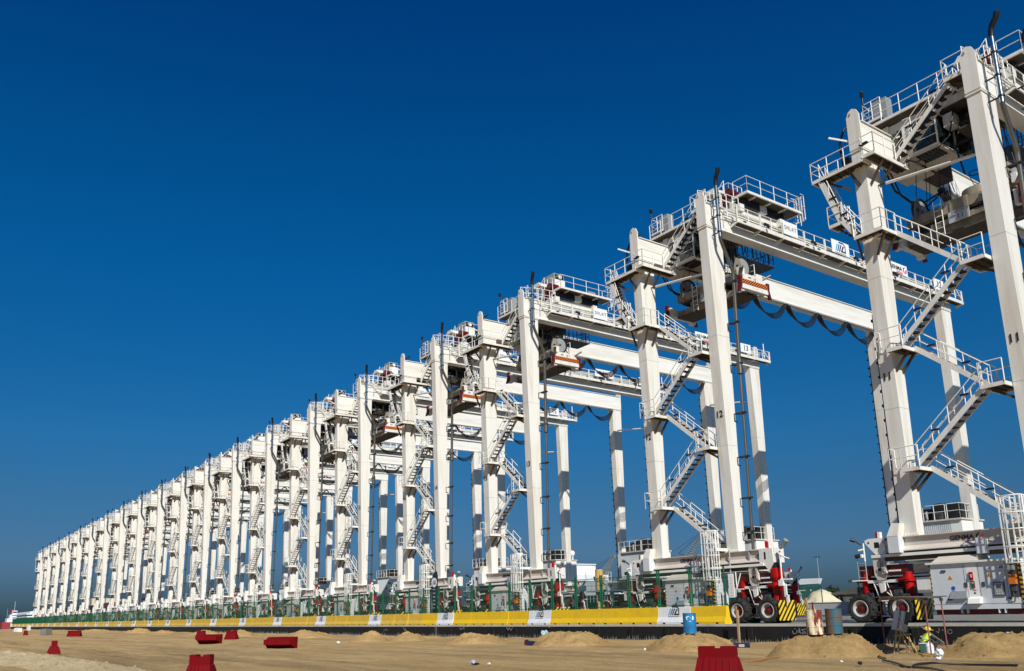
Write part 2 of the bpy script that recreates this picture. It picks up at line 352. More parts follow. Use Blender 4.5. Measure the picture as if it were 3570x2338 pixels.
    g.build('hazard_guard', o, loc=(1.80, 0, 0))
    return o
def leg(par, x, y, near):
    b = MB().m('white'); w0, w1, d0, d1 = .41, .33, .31, .71
    z0, z1 = 4.12, 24.52
    b.hexa([(x-w0, y-d0, z0), (x+w0, y-d0, z0), (x+w0, y+d0, z0), (x-w0, y+d0, z0)], [(x-w1, y-d1, z1), (x+w1, y-d1, z1), (x+w1, y+d1, z1), (x-w1, y+d1, z1)])
    b.box(x-w0-.12, x+w0+.12, y-d0-.12, y+d0+.12, 4.08, 4.14)
    for i in range(7):
        xx = x-w0-.06+i*(2*w0+.12)/6; b.cyl((xx, y-d0-.07, 4.14), (xx, y-d0-.07, 4.2), .03, 6)
    b.box(x-w1-.05, x+w1+.05, y-d1-.05, y+d1+.05, 24.46, 24.54)
    b.m('galv')
    for z in (10.4, 17.3):    # weld seam
        t = (z-z0)/(z1-z0); w = w0+(w1-w0)*t+.004; d = d0+(d1-d0)*t+.004; b.box(x-w, x+w, y-d, y+d, z, z+.015)
    return b.build('leg', par)
def make_crane():
    T = empty('gantry_crane')
    for x in (-LX, LX):
        for y in (0, SP): leg(T, x, y, y == 0)
    # long rain gutter and cable channel on the far legs
    b = MB().m('cable').beam((-LX-.47, SP-.3, 4.2), (-LX-.38, SP-.62, 24), .07, .1)
    for i in range(26): z = 4.6+i*.75; b.box(-LX-.53, -LX-.44, SP-.45-.012*i, SP-.32-.012*i, z, z+.12)
    b.build('cable_channel', T)
    b = MB().m('cable').beam((-LX-.46, -.2, 4.15), (-LX-.42, -.34, 15.5), .10, .14)
    for i in range(15): z = 4.6+i*.75; b.box(-LX-.54, -LX-.44, -.30-.010*i, -.12-.010*i, z, z+.14)
    b.build('cable_channel', T)
    # girders
    for s in (-1, 1):
        x = s*LX; b = MB().m('girder_white').box(x-.34, x+.34, -.66, 28.86, 24.56, 26.12)
        b.box(x-.40, x+.40, -.66, 28.86, 24.54, 24.60).box(x-.42, x+.42, -.6, 28.8, 26.12, 26.17)
        b.m('galv').box(x-.04, x+.04, -.3, 28.5, 26.17, 26.27)
        for ye in (-.76, 28.86):
            b.m('white').prism([(-.36, 24.62), (.36, 24.62), (.36, 26.55), (.22, 26.86), (0, 26.98), (-.22, 26.86), (-.36, 26.55)], lambda a, c, t: (x+a, t, c), ye, ye+.1)
            b.m('galv').cyl((x-.12, ye-.04, 26.7), (x-.12, ye, 26.7), .06, 8)
        b.m('rail_white'); 
        b.build('girder', T)
    # cable trays and walkway along the outer girder
    b = MB().m('rail_white')
    for z in (25.36, 25.55, 25.75, 25.95): b.box(3.365, 3.42, 1.0, 28.6, z, z+.045)
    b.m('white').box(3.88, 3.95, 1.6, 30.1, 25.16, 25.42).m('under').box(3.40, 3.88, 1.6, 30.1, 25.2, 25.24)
    b.m('white')
    for i in range(13):
        y = 1.65+i*2.36
        b.prism([(3.36, 24.95), (3.95, 25.12), (3.95, 25.2), (3.36, 25.2)], lambda a, c, t: (a, t, c), y-.05, y+.05)
        b.box(3.88, 3.96, y-.06, y+.06, 25.42, 26.3)
    b.m('black')
    for i in range(5): y = 4.6+i*5.1; b.box(3.97, 4.1, y-.35, y+.1, 25.55, 25.7).cyl((4.1, y-.1, 25.5), (4.22, y-.1, 25.4), .09, 8)
    for y in (2.2, 8.8, 10.1, 15.3, 19.7): b.box(3.965, 3.99, y, y+.3, 25.3, 25.36)
    wk = b.build('walkway', T)
    r = MB().m('rail_white').rail([(3.92, 1.6, 25.25), (3.92, 30.1, 25.25), (3.3, 30.1, 25.25), (3.3, 29.2, 25.25)], 1.05, 1.18)
    r.cyl((3.92, 1.7, 25.2), (3.45, .6, 26.2), .04, 6); r.rail([(3.92, 1.6, 25.25), (3.92, -.2, 25.25), (3.5, -.2, 25.25)], 1.05, 1.2)
    r.beam((3.95, 30.1, 25.25), (3.95, 29.2, 26.2), .06, .06); r.cyl((3.6, 29.6, 25.2), (3.6, 29.6, 27.2), .05, 6); r.build('handrail', wk)
    # boards
    for y0, y1, z0, z1 in ((6.3, 7.85, 25.5, 26.46), (11.8, 13.9, 25.5, 26.5), (19.0, 21.6, 25.7, 26.55), (25.5, 27.0, 25.6, 26.5)):
        MB().m('signwhite').box(4.0, 4.03, y0, y1, z0, z1).build('sign_board', T)
    # festoon
    b = MB().m('galv').box(-2.75, -2.62, 6, 27.6, 24.42, 24.54).m('cable')
    for k in range(5):
        ya = 7.2+k*4.1
        for j in range(5):
            sag = .95+.13*j; dx = -.2+.1*j
            b.path([(-2.7+dx, ya+.2+(3.7)*t/10, 24.3-sag*(1-(2*t/10-1)**2)**.8) for t in range(11)], .042, 5)
        b.box(-2.85, -2.55, ya-.15, ya+.15, 24.22, 24.42)
    b.path([(-2.7, 7.3, 24.3), (-2.8, 4.4, 22.6), (-2.9, 2.4, 23.0), (-2.9, 1.4, 24.3)], .06, 5).path([(-2.6, 7.3, 24.3), (-2.65, 4.6, 22.3), (-2.7, 2.6, 22.7), (-2.7, 1.5, 24.2)], .05, 5)
    b.build('festoon_cable', T)
    # tie rods
    b = MB().m('white').cyl((-2.2, .3, 22.55), (2.6, -.1, 21.75), .085, 8).m('black').cyl((-2.65, .32, 22.62), (-2.1, .3, 22.53), .05, 6)
    b.build('tie_rod', T)
    b = MB().m('white').cyl((-2.3, SP, 21.9), (2.0, SP, 21.3), .085, 8).m('black').cyl((-2.7, SP, 21.95), (-2.2, SP, 21.9), .06, 6).build('tie_rod', T)
    # exhaust stack
    b = MB().m('chrome').path([(4.03, -.3, 27.4), (4.0, -.28, 27.1), (4.0, -.28, 23.6)], .115, 12)
    b.m('pipe').path([(4.0, -.28, 23.6), (3.98, -.2, 23.35), (3.85, .85, 21.6), (3.82, .9, 21.3), (3.8, .78, 15.2)], .115, 10)
    b.m('black').path([(4.0, -.28, 27.1), (4.03, -.3, 27.4), (4.12, -.35, 27.6), (4.38, -.48, 27.8), (4.48, -.52, 28.05)], .135, 10)
    for z in (26.2, 25.0, 23.9): b.cyl((4.0, -.28, z), (4.0, -.28, z+.08), .16, 10); b.box(3.4, 4.0, -.31, -.25, z, z+.06)
    mf = MB()
    for z in (20.9, 18.2, 15.5, 12.4, 9.7, 7.2, 5.2):
        b_ = b; b = b if z > 15 else mf; b.m('black')
        d = .36+.38*(z-4.1)/20.4; y = .78+.02*(z-15)
        b.box(3.36, 3.98, y-.15, y+.13, z, z+.09); b.path([(3.42, y-.1, z+.04), (3.43, y-.38, z-.0), (3.44, y-.38, z-.45), (3.42, y-.1, z-.5)], .03, 5)
        b = b_
    ex = b.build('exhaust_pipe', T)
    mf.m('pipe').lathe((3.8, .78, 0), (0, 0, 1), [(15.9, .115), (15.75, .18), (14.9, .19), (14.85, .09)], 14).cyl((3.8, .78, 14.9), (3.78, .6, 4.2), .09, 10).build('muffler', ex)
    # upper platform at the head of the near left leg
    landing(T, -5.45, -2.45, -1.32, -.45, 23.62, [[(-2.45, -1.32), (-5.45, -1.32), (-5.45, -.5), (-4.3, -.5)]],
            [((-3.5, -.9, 22.4), (-4.9, -.9, 23.5)), ((-3.4, -1.2, 23.5), (-3.1, -.7, 22.5))])
    landing(T, -2.45, -1.75, -1.32, 2.0, 23.74, [[(-2.45, -1.32), (-1.75, -1.32), (-1.75, .7)], [(-1.75, 1.6), (-1.75, 2.0), (-2.5, 2.0)]],
            [((-2.62, -.4, 22.5), (-1.85, -.4, 23.6)), ((-2.62, .5, 22.7), (-1.85, .5, 23.6))])
    b = MB().m('black').path([(-3.3, .3, 26.9), (-3.9, -.2, 26.4), (-4.1, -.4, 25.6), (-4.0, -.5, 24.2), (-3.6, -.6, 23.7)], .07, 6)
    b.m('black').box(-3.9, -3.6, -.6, -.35, 24.0, 24.5).m('rail_white').beam((-3.3, -.6, 25.2), (-4.35, -1.0, 25.85), .07, .09)
    b.m('black').path([(-2.0, -1.36, 24.3), (-2.3, -1.38, 24.25), (-2.5, -1.36, 24.35)], .05, 5).box(-2.3, -2.05, -1.42, -1.34, 24.25, 24.38)
    b.build('cable_guide', T)
    stair(T, -5.0, 23.5, -4.1, 20.8, -1.25, .6)
    landing(T, -4.75, -3.9, -1.3, -.5, 20.72, [[(-3.9, -1.3), (-4.75, -1.3), (-4.75, -.5), (-3.95, -.5)]], [((-3.5, -.8, 19.6), (-4.5, -.8, 20.6))])
    stair(T, -3.95, 20.7, -3.3, 19.65, -1.3, .6)
    landing(T, -3.4, -1.85, -1.35, -.75, 19.55, [[(-3.4, -1.35), (-1.85, -1.35), (-1.85, -.75)]], [((-2.6, -.7, 18.4), (-2.0, -.9, 19.4)), ((-3.4, -.7, 18.4), (-3.3, -1.2, 19.4))])
    landing(T, -2.6, -1.85, -.75, .85, 19.55, [[(-1.85, -.75), (-1.85, .0)]], [((-2.62, .0, 18.4), (-1.95, .0, 19.4))])
    stair(T, -1.9, 19.55, 1.55, 16.45, .0)
    landing(T, 1.5, 2.6, -1.15, .7, 16.4, [[(2.6, -1.15), (1.5, -1.15), (1.5, -.95)], [(1.5, -.3), (1.5, 0)], [(1.5, .7), (2.6, .7)]], [((2.65, -.3, 15.7), (1.6, -.3, 16.3))])
    stair(T, 1.55, 16.35, -1.85, 13.35, -.98)
    landing(T, -2.6, -1.75, -1.05, .65, 13.28, [[(-1.75, -1.05), (-2.6, -1.05), (-3.1, -1.05), (-3.1, -.6)], [(-2.55, .65), (-1.75, .65)]], [((-2.62, -.3, 12.3), (-1.85, -.3, 13.2)), ((-2.62, .3, 12.3), (-1.85, .3, 13.2))])
    stair(T, -1.75, 13.3, 1.6, 10.5, .0)
    landing(T, 1.55, 2.6, -1.12, .65, 10.4, [[(2.6, -1.12), (1.55, -1.12), (1.55, -.95)], [(1.55, .65), (2.6, .65)]], [((2.65, -.3, 9.7), (1.7, -.3, 10.3))])
    stair(T, 1.6, 10.35, -1.8, 7.35, -.95)
    landing(T, -2.6, -1.7, -1.02, .6, 7.25, [[(-1.7, -1.02), (-2.6, -1.02), (-3.15, -1.02), (-3.15, -.5)], [(-2.55, .6), (-1.7, .6)]], [((-2.6, -.3, 6.3), (-1.8, -.3, 7.1)), ((-2.6, .2, 6.3), (-1.8, .2, 7.1))])
    stair(T, -1.7, 7.25, 1.9, 4.45, .0)
    landing(T, 1.75, 2.62, -1.25, .65, 4.3, [[(2.62, -1.25), (1.75, -1.25), (1.75, .0)], [(1.8, .65), (2.6, .65)]], [])
    # stair from the upper platform to the head of the right leg, with its landing
    stair(T, 1.35, 26.6, -1.85, 23.9, .75, .65)
    landing(T, 1.3, 2.6, .35, 1.75, 26.62, [[(2.6, .35), (1.3, .35), (1.3, .75)], [(1.35, 1.4), (1.35, 1.75)]], [((2.65, .8, 25.6), (1.6, .8, 26.5))])
    # caged ladder
    b = MB().m('rail_white')
    for x in (1.75, 1.98, 2.22, 2.45, 2.62): b.beam((x, -1.52, 2.45), (x, -1.52, 5.35), .05, .03, up=(0, 1, 0))
    for x in (1.75, 2.62): b.beam((x, -1.3, 2.45), (x, -1.3, 5.35), .03, .05, up=(0, 1, 0)).beam((x, -1.08, 2.45), (x, -1.08, 5.35), .03, .05, up=(0, 1, 0))
    for z in (2.48, 3.15, 3.9, 4.6, 5.33): b.path([(1.75, -1.0, z), (1.75, -1.52, z), (2.62, -1.52, z), (2.62, -1.0, z)], .028, 5)
    for x in (2.0, 2.4): b.cyl((x, -.98, .25), (x, -.98, 5.4), .032, 6)
    for i in range(17): b.cyl((2.0, -.98, .35+i*.29), (2.4, -.98, .35+i*.29), .02, 5)
    b.build('caged_ladder', T)
    # sill beams
    for y in (0, SP):
        b = MB().m('sill'); b.box(-5.0, 5.5, y-.32, y+.32, 3.4, 4.04).box(-5.0, 5.5, y-.46, y+.46, 4.04, 4.08)
        b.prism([(-.32, 3.62), (-.52, 3.42), (-.52, 3.38), (.4, 3.38), (.4, 3.62)], lambda a, c, t: (t, y+a, c), -4.3, 5.0)
        b.m('black').box(-4.9, 5.4, y-.44, y+.44, 3.30, 3.38)
        b.m('rail_white').box(-4.95, -.3, y-.58, y-.44, 3.14, 3.28).box(-.28, 5.3, y-.58, y-.44, 3.14, 3.28)
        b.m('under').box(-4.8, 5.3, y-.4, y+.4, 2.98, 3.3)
        b.m('rail_white').prism([(-5.25, 4.02), (-5.05, 4.1), (-4.2, 4.1), (-4.2, 3.3), (-4.75, 3.3), (-5.0, 3.6), (-5.25, 3.9)], lambda a, c, t: (a, t, c), y-.52, y-.47)
        b.m('black').box(-4.75, -4.5, y-.53, y-.52, 3.62, 3.9).cyl((-5.05, y-.535, 3.9), (-5.05, y-.52, 3.9), .05, 8)
        b.m('galv').prism([(-4.35, 3.9), (-3.95, 3.95), (-3.9, 3.4), (-4.1, 3.35), (-4.1, 3.7)], lambda a, c, t: (a, t, c), y-.6, y-.53)
        b.m('cabinet').box(-3.85, -3.3, y-.85, y-.35, 3.3, 4.1); b.m('white').hexa([(-3.86, y-.86, 4.1), (-3.3, y-.86, 4.1), (-3.3, y-.34, 4.1), (-3.86, y-.34, 4.1)], [(-3.6, y-.75, 4.75), (-3.2, y-.75, 4.7), (-3.2, y-.3, 4.7), (-3.6, y-.3, 4.75)])
        b.m('cabinet').box(.25, .62, y-.85, y-.46, 3.0, 3.7)
        b.m('white').prism([(5.0, 4.1), (5.9, 4.1), (5.95, 3.3), (5.6, 2.85), (5.3, 3.2), (5.0, 3.3)], lambda a, c, t: (a, t, c), y-.5, y-.44).box(5.5, 6.0, y-.44, y+.4, 3.3, 4.1)
        b.m('black').box(5.35, 5.45, y-.515, y-.5, 3.5, 3.9).cyl((4.9, y-.36, 3.75), (4.9, y-.33, 3.75), .12, 10)
        b.m('galv').box(4.2, 4.3, y-.45, y-.32, 3.4, 4.0).path([(2.9, y-.48, 4.2), (2.9, y-.5, 2.6)], .05, 6)
        b.build('sill_beam', T)
    # lamps, horns and sensor arms at the sill ends
    for y in (0, SP):
        b = MB().m('rail_white').cyl((-5.35, y-.5, 3.0), (-5.35, y-.5, 3.9), .04, 6).cyl((-5.35, y-.5, 3.6), (-5.6, y-.6, 3.55), .05, 6).box(-5.72, -5.4, y-.65, y-.5, 3.2, 3.36)
        b.m('black').cyl((-5.45, y-.55, 3.85), (-5.75, y-.7, 4.1), .05, 6).cyl((-5.7, y-.66, 4.05), (-5.85, y-.8, 4.12), .09, 8).cyl((-5.5, y-.6, 3.3), (-5.75, y-.7, 3.25), .10, 8)
        b.m('galv')
        for z in (2.9, 2.55, 2.2): b.cyl((-5.75, y-.55, z), (-5.35, y-.55, z), .018, 5)
        b.cyl((-5.75, y-.55, 2.1), (-5.75, y-.55, 3.3), .018, 5).cyl((-5.35, y-.5, 3.0), (-5.35, y-.5, 2.0), .03, 6).m('rail_white').cyl((-5.3, y-.55, 2.05), (-6.2, y-.6, 2.05), .035, 6).m('dkgrey').box(-6.3, -6.1, y-.65, y-.55, 2.0, 2.12)
        b.build('sensor_arm', T)
        b = MB().m('rail_white').cyl((6.35, y-.45, 3.0), (6.35, y-.45, 3.9), .05, 6).path([(6.35, y-.45, 3.7), (6.75, y-.5, 3.5), (6.95, y-.5, 3.45)], .045, 6)
        b.m('galv').path([(6.45, y-.5, 4.05), (6.65, y-.55, 4.1), (6.75, y-.55, 4.25)], .09, 8).cyl((6.7, y-.55, 4.2), (6.95, y-.6, 4.45), .10, 10, r2=.14)
        b.m('rail_white').cyl((6.35, y-.45, 2.2), (6.35, y-.45, 3.1), .04, 6).box(6.3, 7.0, y-.55, y-.4, 2.3, 2.38).box(6.45, 6.6, y-.5, y-.42, 1.4, 2.1).box(6.55, 6.7, y-.5, y-.42, 1.1, 1.5).box(6.2, 6.5, y-.6, y-.4, 2.0, 2.3)
        b.build('lamp_bracket', T)
        MB().m('red').box(-4.83, -4.70, y-.22, y-.1, 4.08, 4.45).m('rail_white').box(-4.69, -4.56, y-.26, y-.05, 4.08, 4.42).build('beacon_light', T)
        MB().m('red').box(5.36, 5.48, y-.38, y-.2, 4.15, 4.5).m('rail_white').box(5.3, 5.5, y-.2, y-.05, 4.08, 4.3).build('beacon_light', T)
    # near electrical cabinet
    b = MB().m('cabinet'); yf = -1.0
    b.box(-1.85, 1.95, yf, .3, .58, 2.62)
    b.m('rail_white').box(-2.0, 1.9, yf-.12, .35, 2.62, 2.70); b.m('sill').hexa([(-1.75, yf-.05, 2.70), (.25, yf-.05, 2.70), (.25, .3, 2.70), (-1.75, .3, 2.70)], [(-1.55, yf+.3, 2.98), (.2, yf+.3, 2.98), (.2, .2, 2.98), (-1.55, .2, 2.98)])
    b.m('dkgrey')
    for x in (-.35, .28, 1.42): b.box(x-.006, x+.006, yf-.006, yf, .82, 2.58)
    b.box(-1.8, 1.9, yf-.006, yf, .80, .812)
    for x, z in ((-1.35, 2.25), (1.18, 2.3), (-1.2, .98), (1.35, .98)): b.box(x, x+.2, yf-.04, yf, z, z+.09)
    b.box(-.38, -.26, yf-.03, yf, 1.55, 1.75).box(.38, .5, yf-.03, yf, 1.55, 1.75)
    b.box(.84, 1.3, yf-.05, yf, 1.12, 1.72); b.m('galv').box(.88, 1.26, yf-.055, yf-.05, 1.16, 1.68); b.m('dkgrey').box(.97, 1.17, yf-.06, yf-.055, 1.45, 1.6)
    for i in range(3):
        for j in range(2): b.m('cabinet').cyl((.97+i*.1, yf-.07, 1.22+j*.1), (.97+i*.1, yf-.055, 1.22+j*.1), .02, 6)
    b.m('rail_white').box(-.25, .2, yf-.006, yf-.001, 1.0, 2.58)
    b.m('red').box(-.12, .04, yf-.06, yf, 1.85, 2.2); b.m('galv').cyl((-.03, yf-.08, 1.95), (-.03, yf-.08, 2.1), .04, 8); b.m('dkgrey').box(-.08, .07, yf-.05, yf-.006, 1.5, 1.8); b.m('warn').box(-.05, .04, yf-.055, yf-.05, 1.68, 1.76)
    b.m('rail_white').hexa([(-.22, yf-.3, .82), (.3, yf-.3, .82), (.3, yf, .82), (-.22, yf, .82)], [(-.22, yf-.22, 1.02), (.3, yf-.22, 1.02), (.3, yf, 1.12), (-.22, yf, 1.12)])
    for x, z in ((-.98, 2.0), (.72, 2.05)):
        b.m('warn').prism([(x-.11, z-.09), (x+.11, z-.09), (x, z+.1)], lambda a, c, t: (a, t, c), yf-.012, yf)
        b.m('ink').prism([(x-.02, z-.06), (x+.02, z-.02), (x-.005, z+.0), (x+.01, z+.04), (x-.03, z)], lambda a, c, t: (a, t, c), yf-.016, yf-.012)
    b.m('inkred').box(-.05, .1, yf-.012, yf-.006, 1.38, 1.42); b.m('ink').prism([(-.04, 1.24), (.08, 1.24), (.02, 1.35)], lambda a, c, t: (a, t, c), yf-.012, yf-.006)
    b.m('blue').cyl((-.9, yf-.012, 1.52), (-.9, yf, 1.52), .09, 14).box(-.99, -.81, yf-.01, yf, 1.36, 1.40)
    b.m('galv').hexa([(-1.1, yf-.12, 1.05), (-.3, yf-.12, 1.05), (-.3, yf, 1.05), (-1.1, yf, 1.05)], [(-1.0, yf-.02, 1.38), (-.35, yf-.02, 1.38), (-.35, yf, 1.38), (-1.0, yf, 1.38)])
    b.m('white').box(1.5, 1.95, yf-.02, yf, .8, 1.05)
    b.m('haz_thin').box(-1.90, -1.85, yf-.02, yf+.1, .58, 2.62).box(1.95, 2.05, yf-.05, yf+.05, .58, 2.62)
    b.m('dkred').box(-1.9, 2.0, yf+.2, .3, .35, .58).m('cabinet')
    for x in (-.7, -.45, .9, 1.15): b.box(x, x+.03, yf, yf+.3, .4, .58)
    b.m('dkgrey').box(1.5, 1.93, yf-.01, yf-.001, 1.05, 2.55)
    b.build('electrical_cabinet', T)
    b = MB().m('galv').cyl((1.65, yf-.1, 2.3), (1.65, yf-.35, 2.28), .07, 12, r2=.17).box(1.55, 1.8, yf-.1, yf, 2.2, 2.4)
    b.build('warning_horn', T)
    b = MB().m('orange').box(1.58, 1.85, yf-.22, yf-.02, 1.6, 2.0).m('dkgrey').box(1.6, 1.83, yf-.2, yf-.02, 2.0, 2.05).box(1.62, 1.8, yf-.15, yf-.02, 1.3, 1.5).path([(1.65, yf-.1, 1.3), (1.68, yf-.15, 1.1), (1.8, yf-.1, 1.0), (1.85, yf-.1, 1.25)], .02, 5)
    b.build('signal_box', T)
    # white notice panel and struts right of the ladder
    b = MB().m('rail_white').box(3.05, 3.42, -.95, -.9, 1.45, 2.8).path([(3.5, -.8, 2.9), (3.5, -.8, 1.9), (4.0, -.8, 1.9)], .035, 5).path([(3.5, -.8, 1.95), (3.85, -.8, 2.8)], .035, 5).m('galv')
    for i in range(7): b.box(3.2, 3.3, -.955, -.95, 1.55+i*.17, 1.57+i*.17)
    b.build('notice_panel', T)
    for x, tall in ((-4.58, False), (4.55, True)):
        bogie(T, x, 0, tall); bogie(T, x, SP, tall, True)
    # generator container on the far sill
    y0 = 26.3
    b = MB().m('cabinet').box(-1.3, 2.35, y0+.05, 29.6, 4.45, 7.2); b.m('rail_white').box(2.35, 3.2, y0, 29.6, 4.45, 7.2).m('cabinet')
    for i in range(23): b.box(-1.28+i*.158, -1.2+i*.158, y0, y0+.05, 4.5, 7.15)
    b.m('sill').box(-1.45, 3.3, y0-.15, 29.7, 7.2, 7.32).box(-1.6, 3.3, y0-.1, 29.7, 4.3, 4.45)
    b.m('dkgrey').box(1.9, 2.2, y0-.02, y0+.05, 5.2, 5.6).box(-1.5, -1.31, y0+.3, y0+1.5, 4.6, 6.6)
    g = b.build('generator_container', T)
    MB().m('black').box(-.6, .5, y0+.9, y0+2.4, 7.32, 8.35).box(.7, 3.0, y0+.6, y0+2.6, 7.32, 8.5).m('dkgrey').box(-.7, .3, y0+.3, y0+.8, 7.32, 7.95).box(.9, 1.6, y0+.3, y0+.55, 7.32, 7.9).m('black').cyl((1.1, y0+1.5, 8.5), (1.1, y0+1.5, 8.7), .6, 14).m('galv').cyl((.3, y0+.5, 7.32), (.3, y0+.5, 8.1), .1, 8).build('radiator', g)
    MB().m('rail_white').rail([(-1.4, y0-.1, 7.32), (2.1, y0-.1, 7.32)], 1.15, .85).rail([(2.25, y0-.1, 7.32), (3.2, y0-.1, 7.32), (3.2, y0+2.8, 7.32)], 1.15, .9).build('handrail', g)
    MB().m('rail_white').rail([(-2.2, SP-1.3, 4.2), (-1.7, SP-1.3, 4.2)], 1.1, .6).rail([(-4.4, SP-1.1, 4.2), (-3.9, SP-1.1, 4.2)], 1.1, .6).m('white').box(-5, 0, SP-1.35, SP-.46, 4.08, 4.18).box(-1.8, 1.9, SP-1.2, SP+.2, 2.0, 3.0).build('far_platform', T)
    # ---------------- trolley
    t = MB().m('white')
    for y in (2.7, 6.9): t.box(-3.6, 3.6, y-.22, y+.22, 26.35, 26.85)
    for x in (-3.02, 3.02): t.box(x-.2, x+.2, 2.4, 7.3, 26.4, 26.9)
    t.m('under').box(-2.6, 2.6, 2.92, 6.68, 26.5, 26.56)
    t.m('black').box(2.6, 3.5, 3.0, 4.7, 26.85, 27.4).box(2.5, 3.4, 5.6, 7.4, 26.85, 27.45).box(-3.4, -2.6, 3.2, 6.5, 26.9, 27.5)
    t.m('white').box(1.2, 2.3, 3.2, 4.4, 26.9, 28.1).cyl((-2.2, 4.8, 27.5), (1.0, 4.8, 27.5), .55, 16).box(-2.9, -2.2, 4.2, 5.4, 26.9, 28.0).box(2.3, 2.6, 3.0, 3.9, 26.9, 27.9)
    t.prism([(1.2, 28.1), (2.3, 28.1), (2.1, 28.45), (1.5, 28.45)], lambda a, c, t_: (a, t_, c), 1.9, 3.2)
    t.m('galv').cyl((1.0, 4.8, 27.5), (1.9, 4.8, 27.5), .3, 12).box(-1.6, .4, 6.0, 6.6, 26.9, 28.0).box(-3.7, -2.9, 2.7, 3.3, 27.65, 28.95)
    t.m('sill').cyl((3.2, 4.7, 27.15), (3.2, 5.9, 27.15), .2, 10).cyl((3.3, 3.2, 27.2), (3.3, 4.2, 27.2), .12, 8).m('rail_white').box(2.9, 3.45, 4.75, 5.5, 26.9, 27.4)
    t.m('black').box(-2.5, 2.5, 2.95, 6.6, 26.3, 26.5).cyl((-1.6, 5.6, 26.1), (1.6, 5.6, 26.1), .42, 14).cyl((-1.2, 3.6, 26.05), (1.8, 3.6, 26.05), .34, 14)  # black slab added to paint the trolley underside as deep shade, plus drums
    t.m('spreader')
    for x in (-2.3, -1.7, 1.7, 2.3): t.box(x-.08, x+.08, 3.0, 6.6, 25.55, 26.3)
    t.m('dkgrey').box(.4, 1.4, 4.2, 5.2, 25.5, 26.2).box(-.9, -.2, 5.9, 6.7, 25.3, 26.3)
    t.m('black')
    for k in range(9): t.box(-3.55+.05*k, -3.5+.05*k, 2.6, 3.0, 26.9, 27.3+.07*(k % 3))
    t.cyl((-1.9, 3.2, 27.6), (-1.9, 6.2, 27.6), .3, 12).box(.3, 1.0, 5.6, 6.8, 26.9, 27.8).box(-1.2, -.3, 2.9, 3.7, 26.9, 27.7).box(1.5, 2.4, 6.0, 7.2, 26.9, 27.6)
    t.m('galv').box(-.2, 1.1, 2.9, 3.8, 26.9, 27.5).cyl((-.9, 6.4, 26.9), (-.9, 6.4, 28.1), .18, 8).box(1.6, 1.9, 4.6, 5.5, 28.1, 28.5)
    tr = t.build('trolley', T)
    k_ = MB().m('navy')
    k_.box(.9, 2.6, 4.2, 7.0, 23.66, 23.72).m('dkgrey').rail([(.95, 4.25, 23.7), (2.55, 4.25, 23.7), (2.55, 6.95, 23.7), (.95, 6.95, 23.7), (.95, 4.25, 23.7)], 1.15, .45, .03)
    for x, y in ((.95, 4.25), (2.55, 4.25), (2.55, 6.95), (.95, 6.95)): k_.cyl((x, y, 23.7), (x, y, 26.4), .035, 5)
    for i in range(6): k_.cyl((1.5, 7.0, 23.9+i*.3), (1.9, 7.0, 23.9+i*.3), .02, 5)
    k_.build('service_basket', tr); k_ = MB().m('navy')
    for x in (-2.4, -2.1): k_.cyl((x, 6.9, 22.6), (x, 6.9, 26.4), .03, 5)
    for i in range(12): k_.cyl((-2.4, 6.9, 22.7+i*.3), (-2.1, 6.9, 22.7+i*.3), .018, 5)
    k_.build('ladder', tr)
    k_ = MB().m('cable')
    for j in range(7):
        y = 3.2+.5*j; k_.path([(-2.3+.3*j, y, 26.4), (-2.0+.3*j, y+.1, 25.5-.12*j), (-1.5+.3*j, y+.2, 25.3-.1*j), (-1.0+.35*j, y+.1, 26.3)], .035, 5)
    k_.path([(-1.9, 2.0, 24.3), (-1.2, 1.7, 23.7), (-.4, 1.8, 23.8), (.4, 2.2, 24.6), (.6, 2.6, 26.2)], .045, 5).path([(.5, 3.0, 22.6), (.3, 2.9, 24.2), (.8, 3.2, 26.3)], .05, 5).path([(1.1, 3.4, 22.4), (1.3, 3.3, 24.0), (1.0, 3.2, 26.3)], .05, 5)
    k_.build('hanging_cable', tr)
    MB().m('dkred').cyl((2.6, 2.6, 28.05), (2.6, 3.5, 28.05), .32, 12).cyl((2.6, 3.5, 28.05), (2.6, 3.8, 28.05), .24, 12, r2=.12).box(1.8, 2.2, 2.5, 3.1, 27.4, 27.9).build('hoist_motor', tr)
    b = MB().m('white').box(2.95, 4.15, 2.65, 2.75, 27.42, 27.58).box(2.95, 4.15, 8.3, 8.4, 27.42, 27.58).box(4.05, 4.15, 2.75, 8.3, 27.42, 27.58).m('under').box(2.95, 4.05, 2.75, 8.3, 27.46, 27.5).m('white')
    for y in (3.6, 5.2, 6.8): b.box(3.0, 4.05, y-.04, y+.04, 27.34, 27.46)
    b.box(-3.95, 2.5, 1.8, 1.88, 26.95, 27.1).box(-3.95, 2.5, 7.5, 7.6, 26.85, 27.0).m('under').box(-3.9, 2.5, 1.88, 2.6, 26.98, 27.02).m('white')
    b.box(-4.1, -3.0, 2.2, 2.28, 27.5, 27.65).box(-4.1, -4.0, 2.28, 3.5, 27.5, 27.65).m('under').box(-4.0, -3.0, 2.28, 3.5, 27.53, 27.57)
    b.m('galv').box(3.0, 3.6, 6.2, 7.0, 27.6, 28.05)
    pl = b.build('machinery_platform', tr)
    r = MB().m('rail_white').rail([(3.0, 2.7, 27.55), (4.1, 2.7, 27.55), (4.1, 8.35, 27.55), (3.0, 8.35, 27.55)], 1.1, 1.4)
    r.rail([(2.5, 1.84, 27.05), (-3.9, 1.84, 27.05)], 1.1, 1.1).rail([(-3.0, 2.25, 27.6), (-4.05, 2.25, 27.6), (-4.05, 3.5, 27.6)], 1.2, .55).rail([(2.5, 1.84, 27.05), (2.9, 1.9, 27.5)], 1.1, 1)
